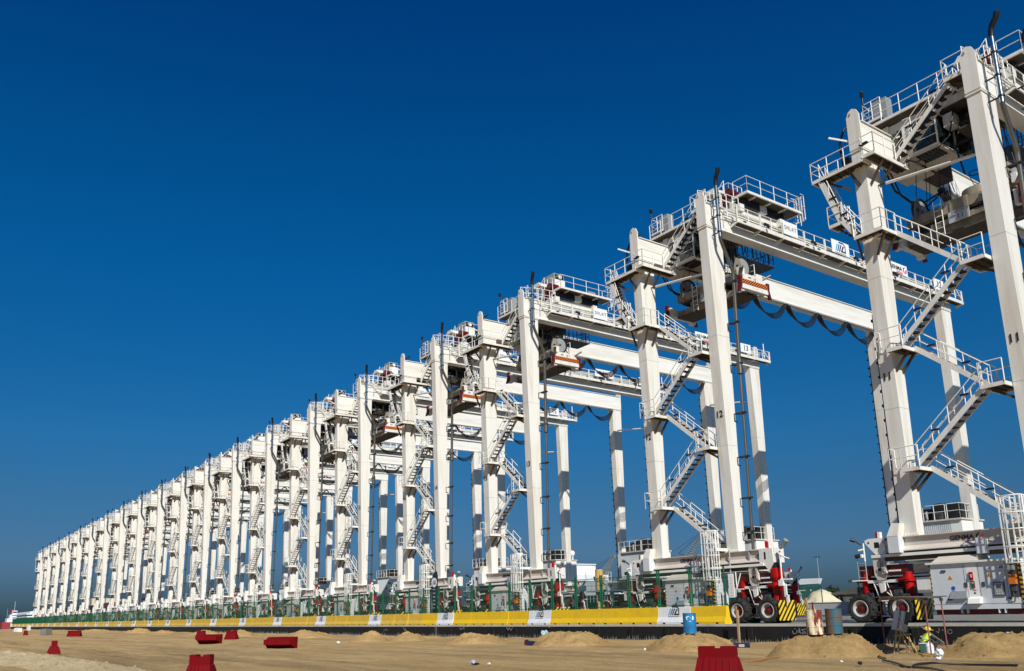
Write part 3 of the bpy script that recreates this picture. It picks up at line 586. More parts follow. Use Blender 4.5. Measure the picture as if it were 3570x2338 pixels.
    r.rail([(2.5, 7.55, 27.0), (-3.9, 7.55, 27.0), (-3.9, 5.0, 27.0)], 1.1, .9).rail([(-3.9, 3.6, 27.0), (-3.9, 5.0, 27.0)], 1.1, .5).rail([(1.1, 3.0, 28.1), (2.4, 3.0, 28.1), (2.4, 4.4, 28.1)], .9, .5)
    r.rail([(2.7, -.5, 26.3), (2.7, 1.8, 26.6)], 1.0, .6).rail([(3.4, .2, 26.2), (3.4, 2.6, 26.3)], 1.0, .6).cyl((-3.9, 1.84, 26.9), (-3.0, 1.84, 25.4), .04, 5).cyl((2.5, 7.55, 26.9), (2.5, 7.55, 28.6), .05, 5)
    for x in (3.5, 3.7, 3.9, 4.1): r.cyl((x, 8.85, 27.1), (x, 8.85, 28.95), .03, 5)
    for z in (27.1, 28.0, 28.9): r.path([(3.4, 8.4, z), (3.45, 8.8, z), (3.8, 8.9, z), (4.15, 8.8, z), (4.2, 8.4, z)], .028, 5)
    for z in range(7): r.cyl((3.6, 8.45, 26.9+z*.3), (4.0, 8.45, 26.9+z*.3), .018, 5)
    r.cyl((3.6, 8.45, 26.6), (3.6, 8.45, 28.7), .025, 5).cyl((4.0, 8.45, 26.6), (4.0, 8.45, 28.7), .025, 5)
    r.m('black').cyl((-3.9, 2.1, 28.7), (-3.9, 2.1, 29.6), .05, 6).box(-3.98, -3.82, 2.0, 2.2, 29.2, 29.5)
    r.build('handrail', tr)
    # operator cab
    b = MB().m('glass').box(-1.5, -.15, 2.05, 3.9, 24.45, 26.2); b.m('white')
    for x in (-1.52, -.13):
        for y in (2.03, 3.92): b.beam((x, y, 24.35), (x, y, 26.3), .07, .07, up=(0, 1, 0))
    for z in (24.42, 26.25):
        for y in (2.03, 3.92): b.box(-1.55, -.1, y-.03, y+.03, z-.04, z+.04)
        for x in (-1.52, -.13): b.box(x-.03, x+.03, 2.03, 3.92, z-.04, z+.04)
    b.box(-1.5, -.15, 2.02, 2.05, 25.0, 25.03).box(-1.5, -.15, 2.02, 2.05, 25.55, 25.58)
    b.m('sill').box(-1.65, -.05, 2.0, 4.6, 24.24, 24.36).box(-3.2, -1.65, 2.1, 4.4, 24.0, 24.12).m('tread')
    for i in range(6): b.box(-1.4+.2*i, -1.25+.2*i, 2.1, 3.2, 24.2, 24.24)
    b.m('white').box(-1.95, -1.58, 2.1, 3.4, 24.3, 26.3).box(.0, .5, 2.6, 3.3, 25.4, 26.1).m('under').box(.6, 2.4, 2.6, 3.9, 24.9, 25.0).box(-2.6, -1.7, 4.7, 6.6, 24.3, 26.3).box(-2.4, 1.4, 2.4, 4.8, 26.28, 26.36).box(-3.0, -1.8, 3.0, 4.6, 24.1, 26.3)
    b.build('operator_cab', tr)
    # ropes, headblock and spreader
    h = empty('spreader'); h.parent = T
    b = MB().m('cable')
    for x in (-2.2, -1.6, 1.6, 2.2, 2.5):
        for y in (3.0, 4.4): b.cyl((x, y, 22.9), (x*.8, y, 26.5), .022, 5)
    b.build('hoist_rope', h)
    b = MB().m('spreader').box(-2.6, 2.7, 3.0, 4.6, 21.95, 22.25).box(-2.7, 2.8, 2.85, 3.0, 22.0, 22.5).box(-2.7, 2.8, 4.6, 4.75, 22.0, 22.5).box(-.4, .5, 2.8, 3.0, 21.95, 22.6)
    for x in (-2.3, 2.4):
        b.m('galv').lathe((x, 3.7, 23.05), (1, 0, 0), [(-.12, .1), (-.12, .62), (-.02, .55), (.08, .62), (.08, .1)], 20)
        b.m('spreader').prism([(-.75, 22.3), (.75, 22.3), (.7, 22.85), (.3, 23.5), (-.3, 23.5), (-.7, 22.85)], lambda a, c, t_: (t_, 3.0+a*.6+.1, c), x+.12, x+.17)
        b.m('black').cyl((x+.17, 3.0, 22.9), (x+.2, 3.0, 22.9), .12, 8)
        b.m('black').lathe((x, 3.7, 23.05), (1, 0, 0), [(-.16, .62), (-.16, .74), (.12, .74), (.12, .62)], 20)
    b.m('spreader').cyl((.7, 3.7, 22.4), (.7, 3.7, 23.0), .75, 16).m('black').path([(.7+.3*cos(a*.7), 3.7+.3*sin(a*.7), 24.0) for a in range(10)], .03, 5).path([(.4, 3.7, 24.0), (.55, 3.7, 23.4), (1.1, 3.7, 23.0)], .02, 4).path([(1.0, 3.7, 24.0), (.85, 3.7, 23.4), (.3, 3.7, 23.0)], .02, 4)
    b.m('dkgrey').box(1.1, 2.2, 2.7, 3.0, 21.9, 22.3).m('machine').box(-.5, .55, 2.74, 2.79, 21.35, 21.95)
    b.m('black').box(-2.4, 2.5, 3.1, 4.5, 21.80, 21.95).box(-1.9, -1.0, 3.0, 4.6, 22.25, 22.6).box(1.2, 2.0, 3.2, 4.4, 22.25, 22.55)
    b.m('galv').box(-.9, -.2, 2.95, 3.5, 22.25, 22.7).cyl((-2.8, 2.95, 22.4), (2.8, 2.95, 22.4), .05, 6).m('white').box(2.7, 2.95, 2.7, 3.2, 22.2, 22.7).box(2.7, 3.0, 4.3, 4.9, 22.1, 22.5)
    b.m('spreader').beam((2.95, 4.8, 22.1), (3.35, 5.3, 22.45), .25, .08).beam((2.95, 2.7, 22.1), (3.35, 2.4, 22.45), .25, .08)
    b.build('headblock', h)
    b = MB().m('spreader').box(-2.9, 2.9, 3.05, 3.35, 21.0, 21.45).box(-2.9, 2.9, 4.05, 4.35, 21.0, 21.45).box(-1.5, 1.5, 2.85, 4.55, 21.4, 21.7).m('white')
    for s in (-1, 1): b.box(s*3.12-.18, s*3.12+.18, 2.4, 5.0, 21.05, 21.6).box(s*3.1-.3, s*3.1+.1, 2.4, 2.7, 20.9, 21.7).box(s*3.1-.3, s*3.1+.1, 4.7, 5.0, 20.9, 21.7)
    b.prism([(2.45, 21.6), (4.95, 21.6), (4.4, 22.1), (2.9, 22.1)], lambda a, c, t_: (t_, a, c), 3.0, 3.28)
    b.m('black').box(3.28, 3.29, 3.1, 3.35, 21.85, 21.92).m('under').box(-2.8, 2.8, 2.9, 4.5, 20.9, 21.0)
    b.build('spreader_frame', h)
    MB().m('haz_or').box(0, .02, 2.45, 4.95, 21.38, 21.68).build('hazard_plate', h, loc=(3.31, 0, 0))
    for i, (x, y) in enumerate(((-3.2, 2.35), (3.2, 2.35), (-3.2, 5.05), (3.2, 5.05))):
        f = MB().m('dkred').prism([(-.14, .55), (.14, .55), (.12, .0), (.28, -.5), (.12, -.5), (-.1, 0)], lambda a, c, t_: (x+t_, y+a*(1 if y > 3.7 else -1), 21.3+c), -.1, .1); f.build('corner_flipper', h)
    b = MB().m('rail_white').rail([(1.2, 4.7, 22.5), (2.6, 4.7, 22.5)], .9, .7)
    for x in (-1.2, -.8): b.cyl((x, 2.8, 20.9), (x, 2.8, 22.9), .025, 5)
    for i in range(6): b.cyl((-1.2, 2.8, 21.0+i*.33), (-.8, 2.8, 21.0+i*.33), .018, 5)
    b.build('handrail', h)
    # maker's writing on the sill
    logo(T, -1.1, -.335, 3.80, .29, '-Y'); 
    return T
def logo(par, x, y, z, s, face, gap=1.0):
    """GENMA + hexagonal G mark + small red plate, reading along +X (face -Y) or +Y (face +X)"""
    e = text('maker_writing', 'GENMA', s, 'ink', par, (x, y-.004, z) if face == '-Y' else (x+.004, y, z), face, bold=s*.03, align='LEFT', sx=1.08)
    b = MB(); f = (lambda a, c, t: (x+a, y-.003-t, z+c)) if face == '-Y' else (lambda a, c, t: (x+.003+t, y+a, z+c))
    cx = s*4.62; R = s*.62; b.m('inkred')
    P = [(cx+R*cos(radians(90+60*i)), R*sin(radians(90+60*i))) for i in range(6)]; Q = [(cx+R*.62*cos(radians(90+60*i)), R*.62*sin(radians(90+60*i))) for i in range(6)]
    for i in range(5): b.m('ink' if i in (0, 1) else 'inkred').prism([P[i], P[i+1], Q[i+1], Q[i]], f, 0, .003)
    b.m('inkred').prism([(cx, .02*s), (cx+R*.8, .02*s), (cx+R*.8, -.15*s), (cx, -.15*s)], f, .003, .005)
    b.prism([(s*2.0, -.5*s), (s*3.75, -.5*s), (s*3.75, -.95*s), (s*2.0, -.95*s)], f, 0, .003)
    o = b.build('maker_emblem', par); fixn(o)
    text('maker_writing', 'KALMAR', s*.42, 'signwhite', par, (x+s*2.87, y-.008, z-.72*s) if face == '-Y' else (x+.008, y+s*2.87, z-.72*s), face)
def port_logo(par, f, s, mk=True):
    """slanted bars and an arched A, drawn on a plane: f(a, b, t)"""
    b = MB()
    for i, c in enumerate(('teal', 'blue', 'ink')):
        a = i*.25*s; b.m(c).prism([(a, -.35*s), (a+.15*s, -.35*s), (a+.45*s, .28*s), (a+.30*s, .28*s)], f, 0, .003)
    b.m('ink').prism([(.75*s, -.35*s), (.95*s, -.35*s), (1.18*s, .10*s), (1.25*s, .10*s), (1.25*s, .22*s), (1.08*s, .22*s)], f, 0, .003)
    b.prism([(.95*s, -.35*s), (1.45*s, -.35*s), (1.45*s, -.22*s), (1.02*s, -.22*s)], f, 0, .003)
    b.prism([(1.35*s, -.22*s), (1.45*s, -.35*s), (1.45*s, .25*s), (1.33*s, .25*s)], f, 0, .003)
    b.prism([(.55*s, .38*s), (1.15*s, .38*s), (1.33*s, .25*s), (1.45*s, .25*s), (1.2*s, .5*s), (.55*s, .5*s)], f, 0, .003)
    b.box
    b.m('ink')
    for i in range(11): b.prism([(.0+i*.13*s, -.52*s), (.09*s+i*.13*s, -.52*s), (.09*s+i*.13*s, -.45*s), (i*.13*s, -.45*s)], f, 0, .003)
    o = b.build('port_emblem', par); return fixn(o)
ORD = ['zeroth', 'first', 'second', 'third', 'fourth', 'fifth', 'sixth', 'seventh', 'eighth', 'ninth', 'tenth', 'eleventh', 'twelfth', 'thirteenth', 'fourteenth', 'fifteenth', 'sixteenth', 'seventeenth', 'eighteenth', 'nineteenth', 'twentieth']
def ordw(n):
    if n <= 20: return ORD[n]
    return {2: 'twenty', 3: 'thirty'}[n//10]+('-'+ORD[n % 10] if n % 10 else '')
CX = {11:-19.1,12:-35.85,13:-55.1,14:-69.3,15:-85.4,16:-99.5,17:-114.6,18:-129.4,19:-144,20:-158.5,21:-175.5,22:-192.5,23:-210.5,24:-229,25:-249,26:-268,27:-288,28:-308,29:-327.5,30:-346}
NUM = {k: str(k) for k in range(11, 19)}; NUM.update({19: '19', 20: '01', 21: '02', 22: '03', 23: '04', 24: '05', 25: '06', 26: '07', 27: '08', 28: '09', 29: '10', 30: '20'})
proto = make_crane()
cranes = {}
for k, x in CX.items():
    c = proto if k == 30 else copy_tree(proto)
    c.location = (x, 0, 0); cranes[k] = c
for k, c in cranes.items():
    n = NUM[k]
    if k <= 22:
        text('number_marking', n, .56, 'ink', c, (LX-.02, -.50, 12.35), '-Y', bold=.012); text('number_marking', n, .54, 'ink', c, (-LX-.02, -.49, 12.05), '-Y', bold=.012)
        text('number_marking', n, .78, 'ink', c, (4.035, 26.25, 26.05), '+X', bold=.012); text('number_marking', n, .26, 'ink', c, (3.30, 3.7, 21.83), '+X')
        text('capacity_writing', 'SWL:41T', .46, 'ink', c, (4.035, 7.08, 25.98), '+X', sx=.76, bold=.0)
        logo(c, 4.032, 19.15, 26.15, .46, '+X'); port_logo(c, lambda a, b_, t: (4.032+t, 12.15+a, 26.0+b_), .9)
        text('cabin_side_writing', n, .4, 'ink', c, (.1, 2.735, 21.6), '-Y'); text('cabin_side_writing', 'CABIN SIDE', .13, 'ink', c, (.0, 2.735, 21.87), '-Y')
    if k == 11: lab = 'nearest white gantry crane, numbered 11, cut off by the right edge of the picture'
    elif k <= 18: lab = 'white gantry crane numbered %s on its legs, %s in the row counted from the right' % (n, ordw(k-10))
    elif k < 30: lab = 'distant white gantry crane, %s in the row counted from the large one at the right' % ordw(k-10)
    else: lab = 'farthest white gantry crane, at the left end of the long row'
    tag(c, lab, 'crane', 'white gantry cranes parked in a row')
for k in (11, 12):
    for ch in cranes[k].children:
        if k == 11 and ch.name.startswith('spreader'): ch.location.z -= 1.2
for ch in list(cranes[11].children):
    if ch.name.split('.')[0] in ('number_marking',) and abs(ch.location.x-3.30) < .01: ch.location.z -= 1.2
    if ch.name.startswith('cabin_side'): ch.location.z -= 1.2
# crane 11 shows a second exhaust stack; cranes from 13 on carry a grey control box on the trolley
def find(c, nm): return next(ch for ch in c.children if ch.name.split('.')[0] == nm)
e2 = copy_tree(find(cranes[11], 'exhaust_pipe'), cranes[11]); e2.location = (1.0, .9, -.6)
bb = MB().m('galv').box(1.3, 2.5, 3.3, 4.4, 28.1, 29.5).m('rail_white').box(2.5, 2.62, 3.3, 4.4, 28.1, 28.9).cyl((2.62, 3.85, 29.15), (2.7, 3.85, 29.15), .16, 12).m('black').box(2.5, 2.56, 3.4, 3.7, 29.0, 29.4).box(2.5, 2.56, 4.0, 4.3, 29.0, 29.4).box(1.4, 2.4, 3.4, 4.3, 29.5, 29.53)
cb = bb.build('control_box', find(cranes[13], 'trolley'))
for k in range(14, 31):
    q = cb.copy(); COL.objects.link(q); q.parent = find(cranes[k], 'trolley')
# ---------------------------------------------------------------- quay deck, ground, water
b = MB().m('concrete').box(-402, 60, -2.55, 47, -.9, 0).build('quay_deck'); tag(b, kind='structure')
b = MB()
b.m('edge').box(-402, 60, -2.62, -2.55, -.12, .012)
tag(b.build('quay_edge'), kind='structure')
b = MB().m('tarwall').box(-402, 60, -2.60, -2.55, -1.05, -.12)
for i in range(150): x = -400+i*3.03; b.box(x, x+.3, -2.68, -2.6, -1.05, -.16)
tag(b.build('quay_wall'), kind='structure')
# deck pavement lines
b = MB().m('edge').box(-402, 60, 1.6, 1.85, .004, .008).box(-402, 60, 26.0, 26.3, .004, .008); tag(b.build('pavement_markings'), kind='structure')
def hgt(x, y):
    h = .05*noise.noise(Vector((x*.35, y*.5, 0)))+.03*noise.noise(Vector((x*1.3, y*1.6, 3)))+.012*noise.noise(Vector((x*4, y*4, 7)))
    h += .05*max(0, noise.noise(Vector((x*.12, y*.9, 5))))
    for k, (y0, am) in enumerate(((-30.5, 1.6), (-25.0, 2.4), (-19.0, 1.2), (-33.0, -2.0))):
        for dd in (0, 1.9):
            e = y-(y0+am*sin(x*.035+k)+dd); h -= .035*math.exp(-(e/.2)**2)-.018*math.exp(-((abs(e)-.36)/.14)**2)
    if y > -7: h += .12*(y+7)/5*max(0, noise.noise(Vector((x*.5, y*.3, 9)))+.35)
    return h
xs = []; x = -400.0
while x < 12: xs.append(x); x += .3 if x > -62 else (.8 if x > -130 else 2.5)
ys = [-120, -90, -70, -56, -48]; y = -43.0
while y < -2.6: ys.append(y); y += .3
ys.append(-2.5)
vs = []; fs = []
for yy in ys:
    for xx in xs: vs.append((xx, yy, -.97+(hgt(xx, yy) if yy > -50 else 0)))
nx = len(xs)
for j in range(len(ys)-1):
    for i in range(nx-1): fs.append((j*nx+i, j*nx+i+1, (j+1)*nx+i+1, (j+1)*nx+i))
b = MB().m('sand').add(vs, fs, True)
b.add([(-400, -3000, -.97), (3000, -3000, -.97), (3000, -120, -.97), (-400, -120, -.97)], [(0, 1, 2, 3)])
b.add([(11.9, -120, -.97), (3000, -120, -.97), (3000, -2.5, -.97), (11.9, -2.5, -.97)], [(0, 1, 2, 3)])
tag(b.build('sand_ground'), kind='structure')
b = MB().m('water').add([(-9000, -6000, -3), (6000, -6000, -3), (6000, 9000, -3), (-9000, 9000, -3)], [(0, 1, 2, 3)]); tag(b.build('harbour_water'), kind='structure')
# ---------------------------------------------------------------- sand heaps
def heap(name, cx, cy, rx, ry, h, seed, mt='heapsand', lab='', cat='sand pile', grp='sand heaps along the quay wall', n=46, p=1.15, two=None, flat=False):
    vs = []; fs = []
    for j in range(n+1):
        for i in range(n+1):
            a = (i/n*2-1)*1.15; c = (j/n*2-1)*1.15; x = a*rx; y = c*ry; r = sqrt(a*a+c*c)
            w = noise.noise(Vector((x*.9+seed, y*.9, seed)))
            r2 = r*(1+.22*w)
            z = h*max(0, 1-r2**p)
            if flat: z = min(z*1.75, h*(.93+.07*max(0, 1-r2)))
            if two: r3 = sqrt((a-two[0])**2*two[2]+c*c*1.3); z = max(z, two[1]*h*max(0, 1-r3**1.1))
            z = z*(1-.12*max(0, z/h-.75)/.25)+(.16*noise.noise(Vector((x*1.4, y*1.4, seed)))+.10*noise.noise(Vector((x*4, y*4, seed)))+.05*noise.noise(Vector((x*11, y*11, seed))))*min(1, z*3+.05)
            vs.append((x, y, z-.06))
    for j in range(n):
        for i in range(n): fs.append((j*(n+1)+i, j*(n+1)+i+1, (j+1)*(n+1)+i+1, (j+1)*(n+1)+i))
    b = MB().m(mt).add(vs, fs, True)
    random.seed(seed)
    for k in range(200):      # clods that rolled down the sides
        q = random.choice(vs); s = random.uniform(.01, .05)*random.random()**.5
        if q[2] > -.02 or random.random() < .4: b.beam(Vector(q)-Vector((s, 0, 0)), Vector(q)+Vector((s, s*random.uniform(-1, 1), s)), s*1.5, s)
    return tag(b.build(name, loc=(cx, cy, -.93)), lab, cat, grp)
HEAPS = [ # u centre, v base, half width px, v peak, label
 (3500, 2292, 210, 2203, 'largest sand heap, at the right edge, with a scrap of white plastic on its side'),
 (2905, 2284, 150, 2208, 'sand heap carrying the rusty drum and the blue-green drum'),
 (2375, 2260, 135, 2201, 'sand heap with the bright blue drum on top'),
 (1990, 2252, 125, 2199, 'broad sand heap between the blue crate and the blue drum, under the yellow barriers'),
 (1655, 2245, 105, 2201, 'sand heap left of the blue crate, with a long low tail'),
 (1425, 2233, 68, 2200, 'small pointed sand heap, right half of a touching pair at mid picture'),
 (1290, 2236, 70, 2196, 'small pointed sand heap, left half of a touching pair at mid picture'),
 (1065, 2224, 88, 2194, 'low wide sand heap right of the lone upright red plastic barrier'),
 (830, 2219, 72, 2193, 'sand heap directly behind the upright red plastic barriers'),
 (715, 2212, 60, 2195, 'sand heap behind the toppled red plastic barrier, left of its neighbour'),
 (570, 2208, 50, 2195, 'low sand heap at left, second of the far ones'),
 (485, 2206, 52, 2187, 'far peaked sand heap right of the small grey box'),
 (330, 2200, 60, 2192, 'faint low sand heap behind the red barrier lying lengthwise')]
HP = []
for i, (u, vb, hw, vp, lab) in enumerate(HEAPS):
    q = onz(u, vb, -.95); d = (q-CAM).dot(Fv); dirv = Vector((q.x-CAM.x, q.y-CAM.y, 0)).normalized()
    rr = hw*d/FP; ry = min(2.2, rr*.9); c = q+dirv*ry*.85
    if c.y > -4.2: c = q+dirv*(max(.3, (-4.2-q.y)/max(.15, dirv.y)))
    dc = (c-CAM).dot(Fv); top = CAM+ray(u, vp)*dc; h = max(.25, min(1.1, top.z+.93))
    rr = hw*dc/FP
    # long axis across the view
    o = heap('sand_pile', 0, 0, rr*1.05, ry, h*1.1, 11+i, lab=lab, two=(.45, .7, 1.6) if i in (3, 4, 7) else None, flat=i in (0, 1, 2, 3))
    o.location = (c.x, c.y, -.93); o.rotation_euler.z = math.atan2(dirv.y, dirv.x)-pi/2
    if i == 1: c = Vector((-19.3, -11.9, 0)); o.location = (c.x, c.y, -.93); o.scale = (1.15, 1, .80/h)
    if i == 2: o.location = (-27.0, -10.7, -.93); o.scale.z = .72/h
    HP.append((c, h, rr, ry))
# pale rubble ridge, bottom left
pts = [onz(-260, 2262, -.95), onz(0, 2300, -.95), onz(225, 2322, -.95), onz(470, 2375, -.95), onz(600, 2450, -.95)]
vs = []; fs = []; N = 90; Mm = 16
for i in range(N+1):
    t = i/N*(len(pts)-1); k = min(int(t), len(pts)-2); p = pts[k].lerp(pts[k+1], t-k); tn = (pts[k+1]-pts[k]).normalized(); nrm = Vector((-tn.y, tn.x, 0))
    for j in range(Mm+1):
        a = j/Mm*2-1; q = p+nrm*a*1.5; z = .42*max(0, 1-abs(a)**1.4)*(1+.5*noise.noise(q*.8))*(1-.65*(i/N)**2)+.10*noise.noise(q*2.3)+.06*noise.noise(q*6)
        vs.append((q.x, q.y, -.97+z*(1 if abs(a) < .97 else 0)))
for i in range(N):
    for j in range(Mm): fs.append((i*(Mm+1)+j, i*(Mm+1)+j+1, (i+1)*(Mm+1)+j+1, (i+1)*(Mm+1)+j))
b = MB().m('rubble').add(vs, fs)
random.seed(5)
for k in range(1600):
    q = Vector(random.choice(vs))+Vector((random.uniform(-.1, .1), random.uniform(-.1, .1), 0)); s = random.uniform(.008, .032)
    b.beam(q-Vector((s, 0, -.01)), q+Vector((s, s*random.uniform(-1, 1), s*random.uniform(0, 1))), s*1.6, s*1.3)
tag(b.build('rubble_ridge'), 'pale ridge of crumbly limestone rubble in the bottom left corner', 'rubble')
# stones and crumbs strewn over the sand: beyond counting
b = MB().m('rubble')
for k in range(1500):
    u = random.uniform(-50, 3620); v = 2212+126*random.random()**.7; q = onz(u, v, -.95)
    if q.y > -3 or q.x > 8: continue
    s = random.uniform(.006, .018); q.z = -.97+hgt(q.x, q.y)
    b.m(random.choice(['rubble', 'sand', 'heapsand'])).beam(q-Vector((s, 0, 0)), q+Vector((s, s, s*.5)), s*1.5, s*1.2)
tag(b.build('gravel'), kind='stuff', label='small stones and crumbs strewn over the sand', cat='gravel')
# steel stubs along the foot of the wall
b = MB().m('stub'); x = -2.0
while x > -130:
    h = random.uniform(.12, .42); w = random.uniform(.03, .06)
    b.add([(x-w, -2.75, -1), (x+w, -2.75, -1), (x, -2.63, -1), (x+random.uniform(-.02, .02), -2.70, -1+h)], [(0, 1, 3), (1, 2, 3), (2, 0, 3)]); x -= random.uniform(.09, .2)
tag(b.build('wall_stubs'), 'ragged row of pale stubs along the foot of the black quay wall', 'stubs', kind='stuff')
# chalk writing on the wall: flat strokes
def stroke(b, pts, w):
    for (a0, c0), (a1, c1) in zip(pts, pts[1:]):
        d = Vector((a1-a0, c1-c0)).normalized(); n = Vector((-d.y, d.x))*w/2
        b.prism([(a0+n.x, c0+n.y), (a1+n.x, c1+n.y), (a1-n.x, c1-n.y), (a0-n.x, c0-n.y)], lambda a, c, t: (a, t, c), -2.70, -2.69)
def wallpx(l): return [(ony(u, v, -2.7).x, ony(u, v, -2.7).z) for u, v in l]
o3 = lambda L: wallpx([(2050+a/2.8, 1800+c/2.8) for a, c in L])
b = MB().m('chalk')
stroke(b, o3([(2128, 1100), (2095, 1102), (2080, 1108), (2100, 1118), (2125, 1132), (2100, 1150), (2088, 1150)]), .035)
stroke(b, o3([(2128, 1140), (2100, 1136), (2070, 1138), (2058, 1085)]), .04); stroke(b, o3([(2058, 1085), (2057, 1138)]), .035)
stroke(b, o3([(2040, 1110), (2035, 1135), (2018, 1148), (2000, 1138), (1998, 1115)]), .04); stroke(b, o3([(2018, 1100), (2022, 1104)]), .04); stroke(b, o3([(2020, 1092), (2016, 1096)]), .03)
tag(b.build('chalk_writing'), 'Arabic word sprayed in white on the black wall left of the rusty drum', 'wall writing')
b = MB().m('chalk'); r3 = lambda L: wallpx([(3050+a/5.414, 2050+c/5.414) for a, c in L])
for cx_, cy_, rr in ((1415, 820, 42), (1180, 790, 38)): stroke(b, r3([(cx_+rr*cos(t*.6), cy_+rr*sin(t*.6)) for t in range(-2 if rr < 40 else 0, 5 if rr < 40 else 11)]), .02)
stroke(b, r3([(1620, 1060), (1625, 1105), (1650, 1115), (1675, 1085)]), .03)
for a, c in ((1195, 840), (1740, 880), (1690, 945), (1275, 790)): stroke(b, r3([(a, c-12), (a+4, c+12)]), .03)
tag(b.build('chalk_rings'), 'chalk rings and ticks on the black wall behind the crouching worker', 'wall writing')
b = MB().m('chalk'); r4 = lambda L: wallpx([(1300+a/2.652, 1750+c/2.652) for a, c in L])
for L in ([(100, 1195), (105, 1180), (130, 1175), (125, 1195)], [(285, 1160), (290, 1185), (310, 1188), (295, 1165)], [(800, 1160), (815, 1180), (845, 1150), (840, 1178)], [(1235, 1155), (1250, 1185), (1260, 1158), (1275, 1188), (1290, 1160)], [(1600, 1148), (1640, 1155)], [(575, 1150), (576, 1240)], [(588, 1150), (590, 1235)]): stroke(b, r4(L), .05)
tag(b.build('chalk_scribble'), 'chalk scribbles along the black wall under the yellow barriers at mid picture', 'wall writing')
# ---------------------------------------------------------------- concrete barriers and fence panels
def make_barrier(mt):
    b = MB().m(mt); L = 2.58
    prof = [(-.30, .10), (-.30, .14), (-.17, .42), (-.11, 1.0), (.11, 1.0), (.17, .42), (.30, .14), (.30, .10)]
    b.prism(prof, lambda a, c, t: (t, a, c), 0, L)
    for x0, x1 in ((0, .42), (.66, 1.88), (2.12, L)): b.box(x0, x1, -.30, .30, 0, .10)
    b.m('tarwall').box(.42, .66, -.2, .2, 0, .1).box(1.88, 2.12, -.2, .2, 0, .1)  # black fill stands in for the shade inside the foot slots
    return b.build('concrete_barrier')
XB = -32.0; PW = 2.6; YB = -2.12
yb_, wb_ = make_barrier('yellow'), make_barrier('wbarrier')
yd_ = make_barrier('yellow_dusty'); yd_me = yd_.data; bpy.data.objects.remove(yd_)
def make_panel():
    o = empty('fence_panel')
    for x in (.06, 2.50):
        p = MB().m('green').cyl((x, 0, -.1), (x, 0, 2.15), .052, 8).cyl((x, 0, 2.15), (x, 0, 2.18), .06, 8).box(x-.05, x+.05, -.05, .05, 1.5, 1.56).build('post', o)
    b = MB().m('green').cyl((.06, 0, 1.98), (2.5, 0, 1.98), .02, 5).cyl((.06, 0, .08), (2.5, 0, .08), .02, 5)
    for i in range(40): b.cyl((.1+i*.061, 0, .08), (.1+i*.061, 0, 1.98), .0045, 3, cap=False, smooth=False)
    for i in range(9): b.cyl((.06, .004, .3+i*.2), (2.5, .004, .3+i*.2), .0045, 3, cap=False, smooth=False)
    b.build('wire_mesh', o); return o
pan = make_panel(); nb = 142
cols = ['ink']
yf0 = wf0 = True
for i in range(nb):
    white = i % 5 == 1; x = XB-PW*(i+1); j = (i-1)//5+1
    if white:
        o = wb_ if wf0 else wb_.copy(); 
        if not wf0: COL.objects.link(o)
        wf0 = False
        lab = '%s white barrier with a dark emblem from the right end of the row' % ordw(j)
        if i < 90: port_logo(o, lambda a, c, t: (.80+a, -.141-.003-t+(c)*.095, .74+c), .62 if i < 1000 else 1)
    else:
        o = yb_ if yf0 else yb_.copy()
        if not yf0: COL.objects.link(o)
        yf0 = False
        if i > 12: o.data = yd_me
        if i == 0: lab = 'yellow concrete barrier forming the right end of the row, beside the big wheels'
        else: lab = '%s of four yellow barriers left of the %s white one from the right' % (ordw((i-2) % 5+1), ordw(j))
    o.location = (x+random.uniform(-.015, .015), YB+random.uniform(-.03, .03), 0); o.rotation_euler = (0, 0, radians(random.uniform(-.5, .5)))
    tag(o, lab, 'barrier', 'white barriers with an emblem' if white else 'yellow concrete barriers in a row')
    f = pan if i == 0 else copy_tree(pan); f.location = (x, YB, 1.0); f.rotation_euler.y = random.uniform(-.006, .006)
    if i == 0: fl = 'green wire fence panel on the last yellow barrier at the right end'
    elif white: fl = 'green wire fence panel standing on the %s white barrier from the right end' % ordw(j)
    else: fl = 'green fence panel atop %s yellow barrier past the %s white one from right' % (ordw((i-2) % 5+1), ordw(j))
    tag(f, fl, 'fence panel', 'green wire fence panels along the barriers')
XE = XB-PW*nb
# far-side fence and barriers seen between the two nearest cranes
rng = [(-47.0-4*i) for i in range(9)]
for i in range(9):
    o = wb_.copy() if i % 3 else yb_.copy(); COL.objects.link(o); o.location = (-60-2.6*i+0, 44, 0)
    tag(o, '%s barrier along the far side of the quay, counted from the right' % ordw(i+1), 'barrier', 'barriers along the far side of the quay')
    f = copy_tree(pan); f.location = (-60-2.6*i, 44, 1.0); tag(f, '%s green fence panel along the far side of the quay, counted from the right' % ordw(i+1), 'fence panel', 'green fence panels on the far side')
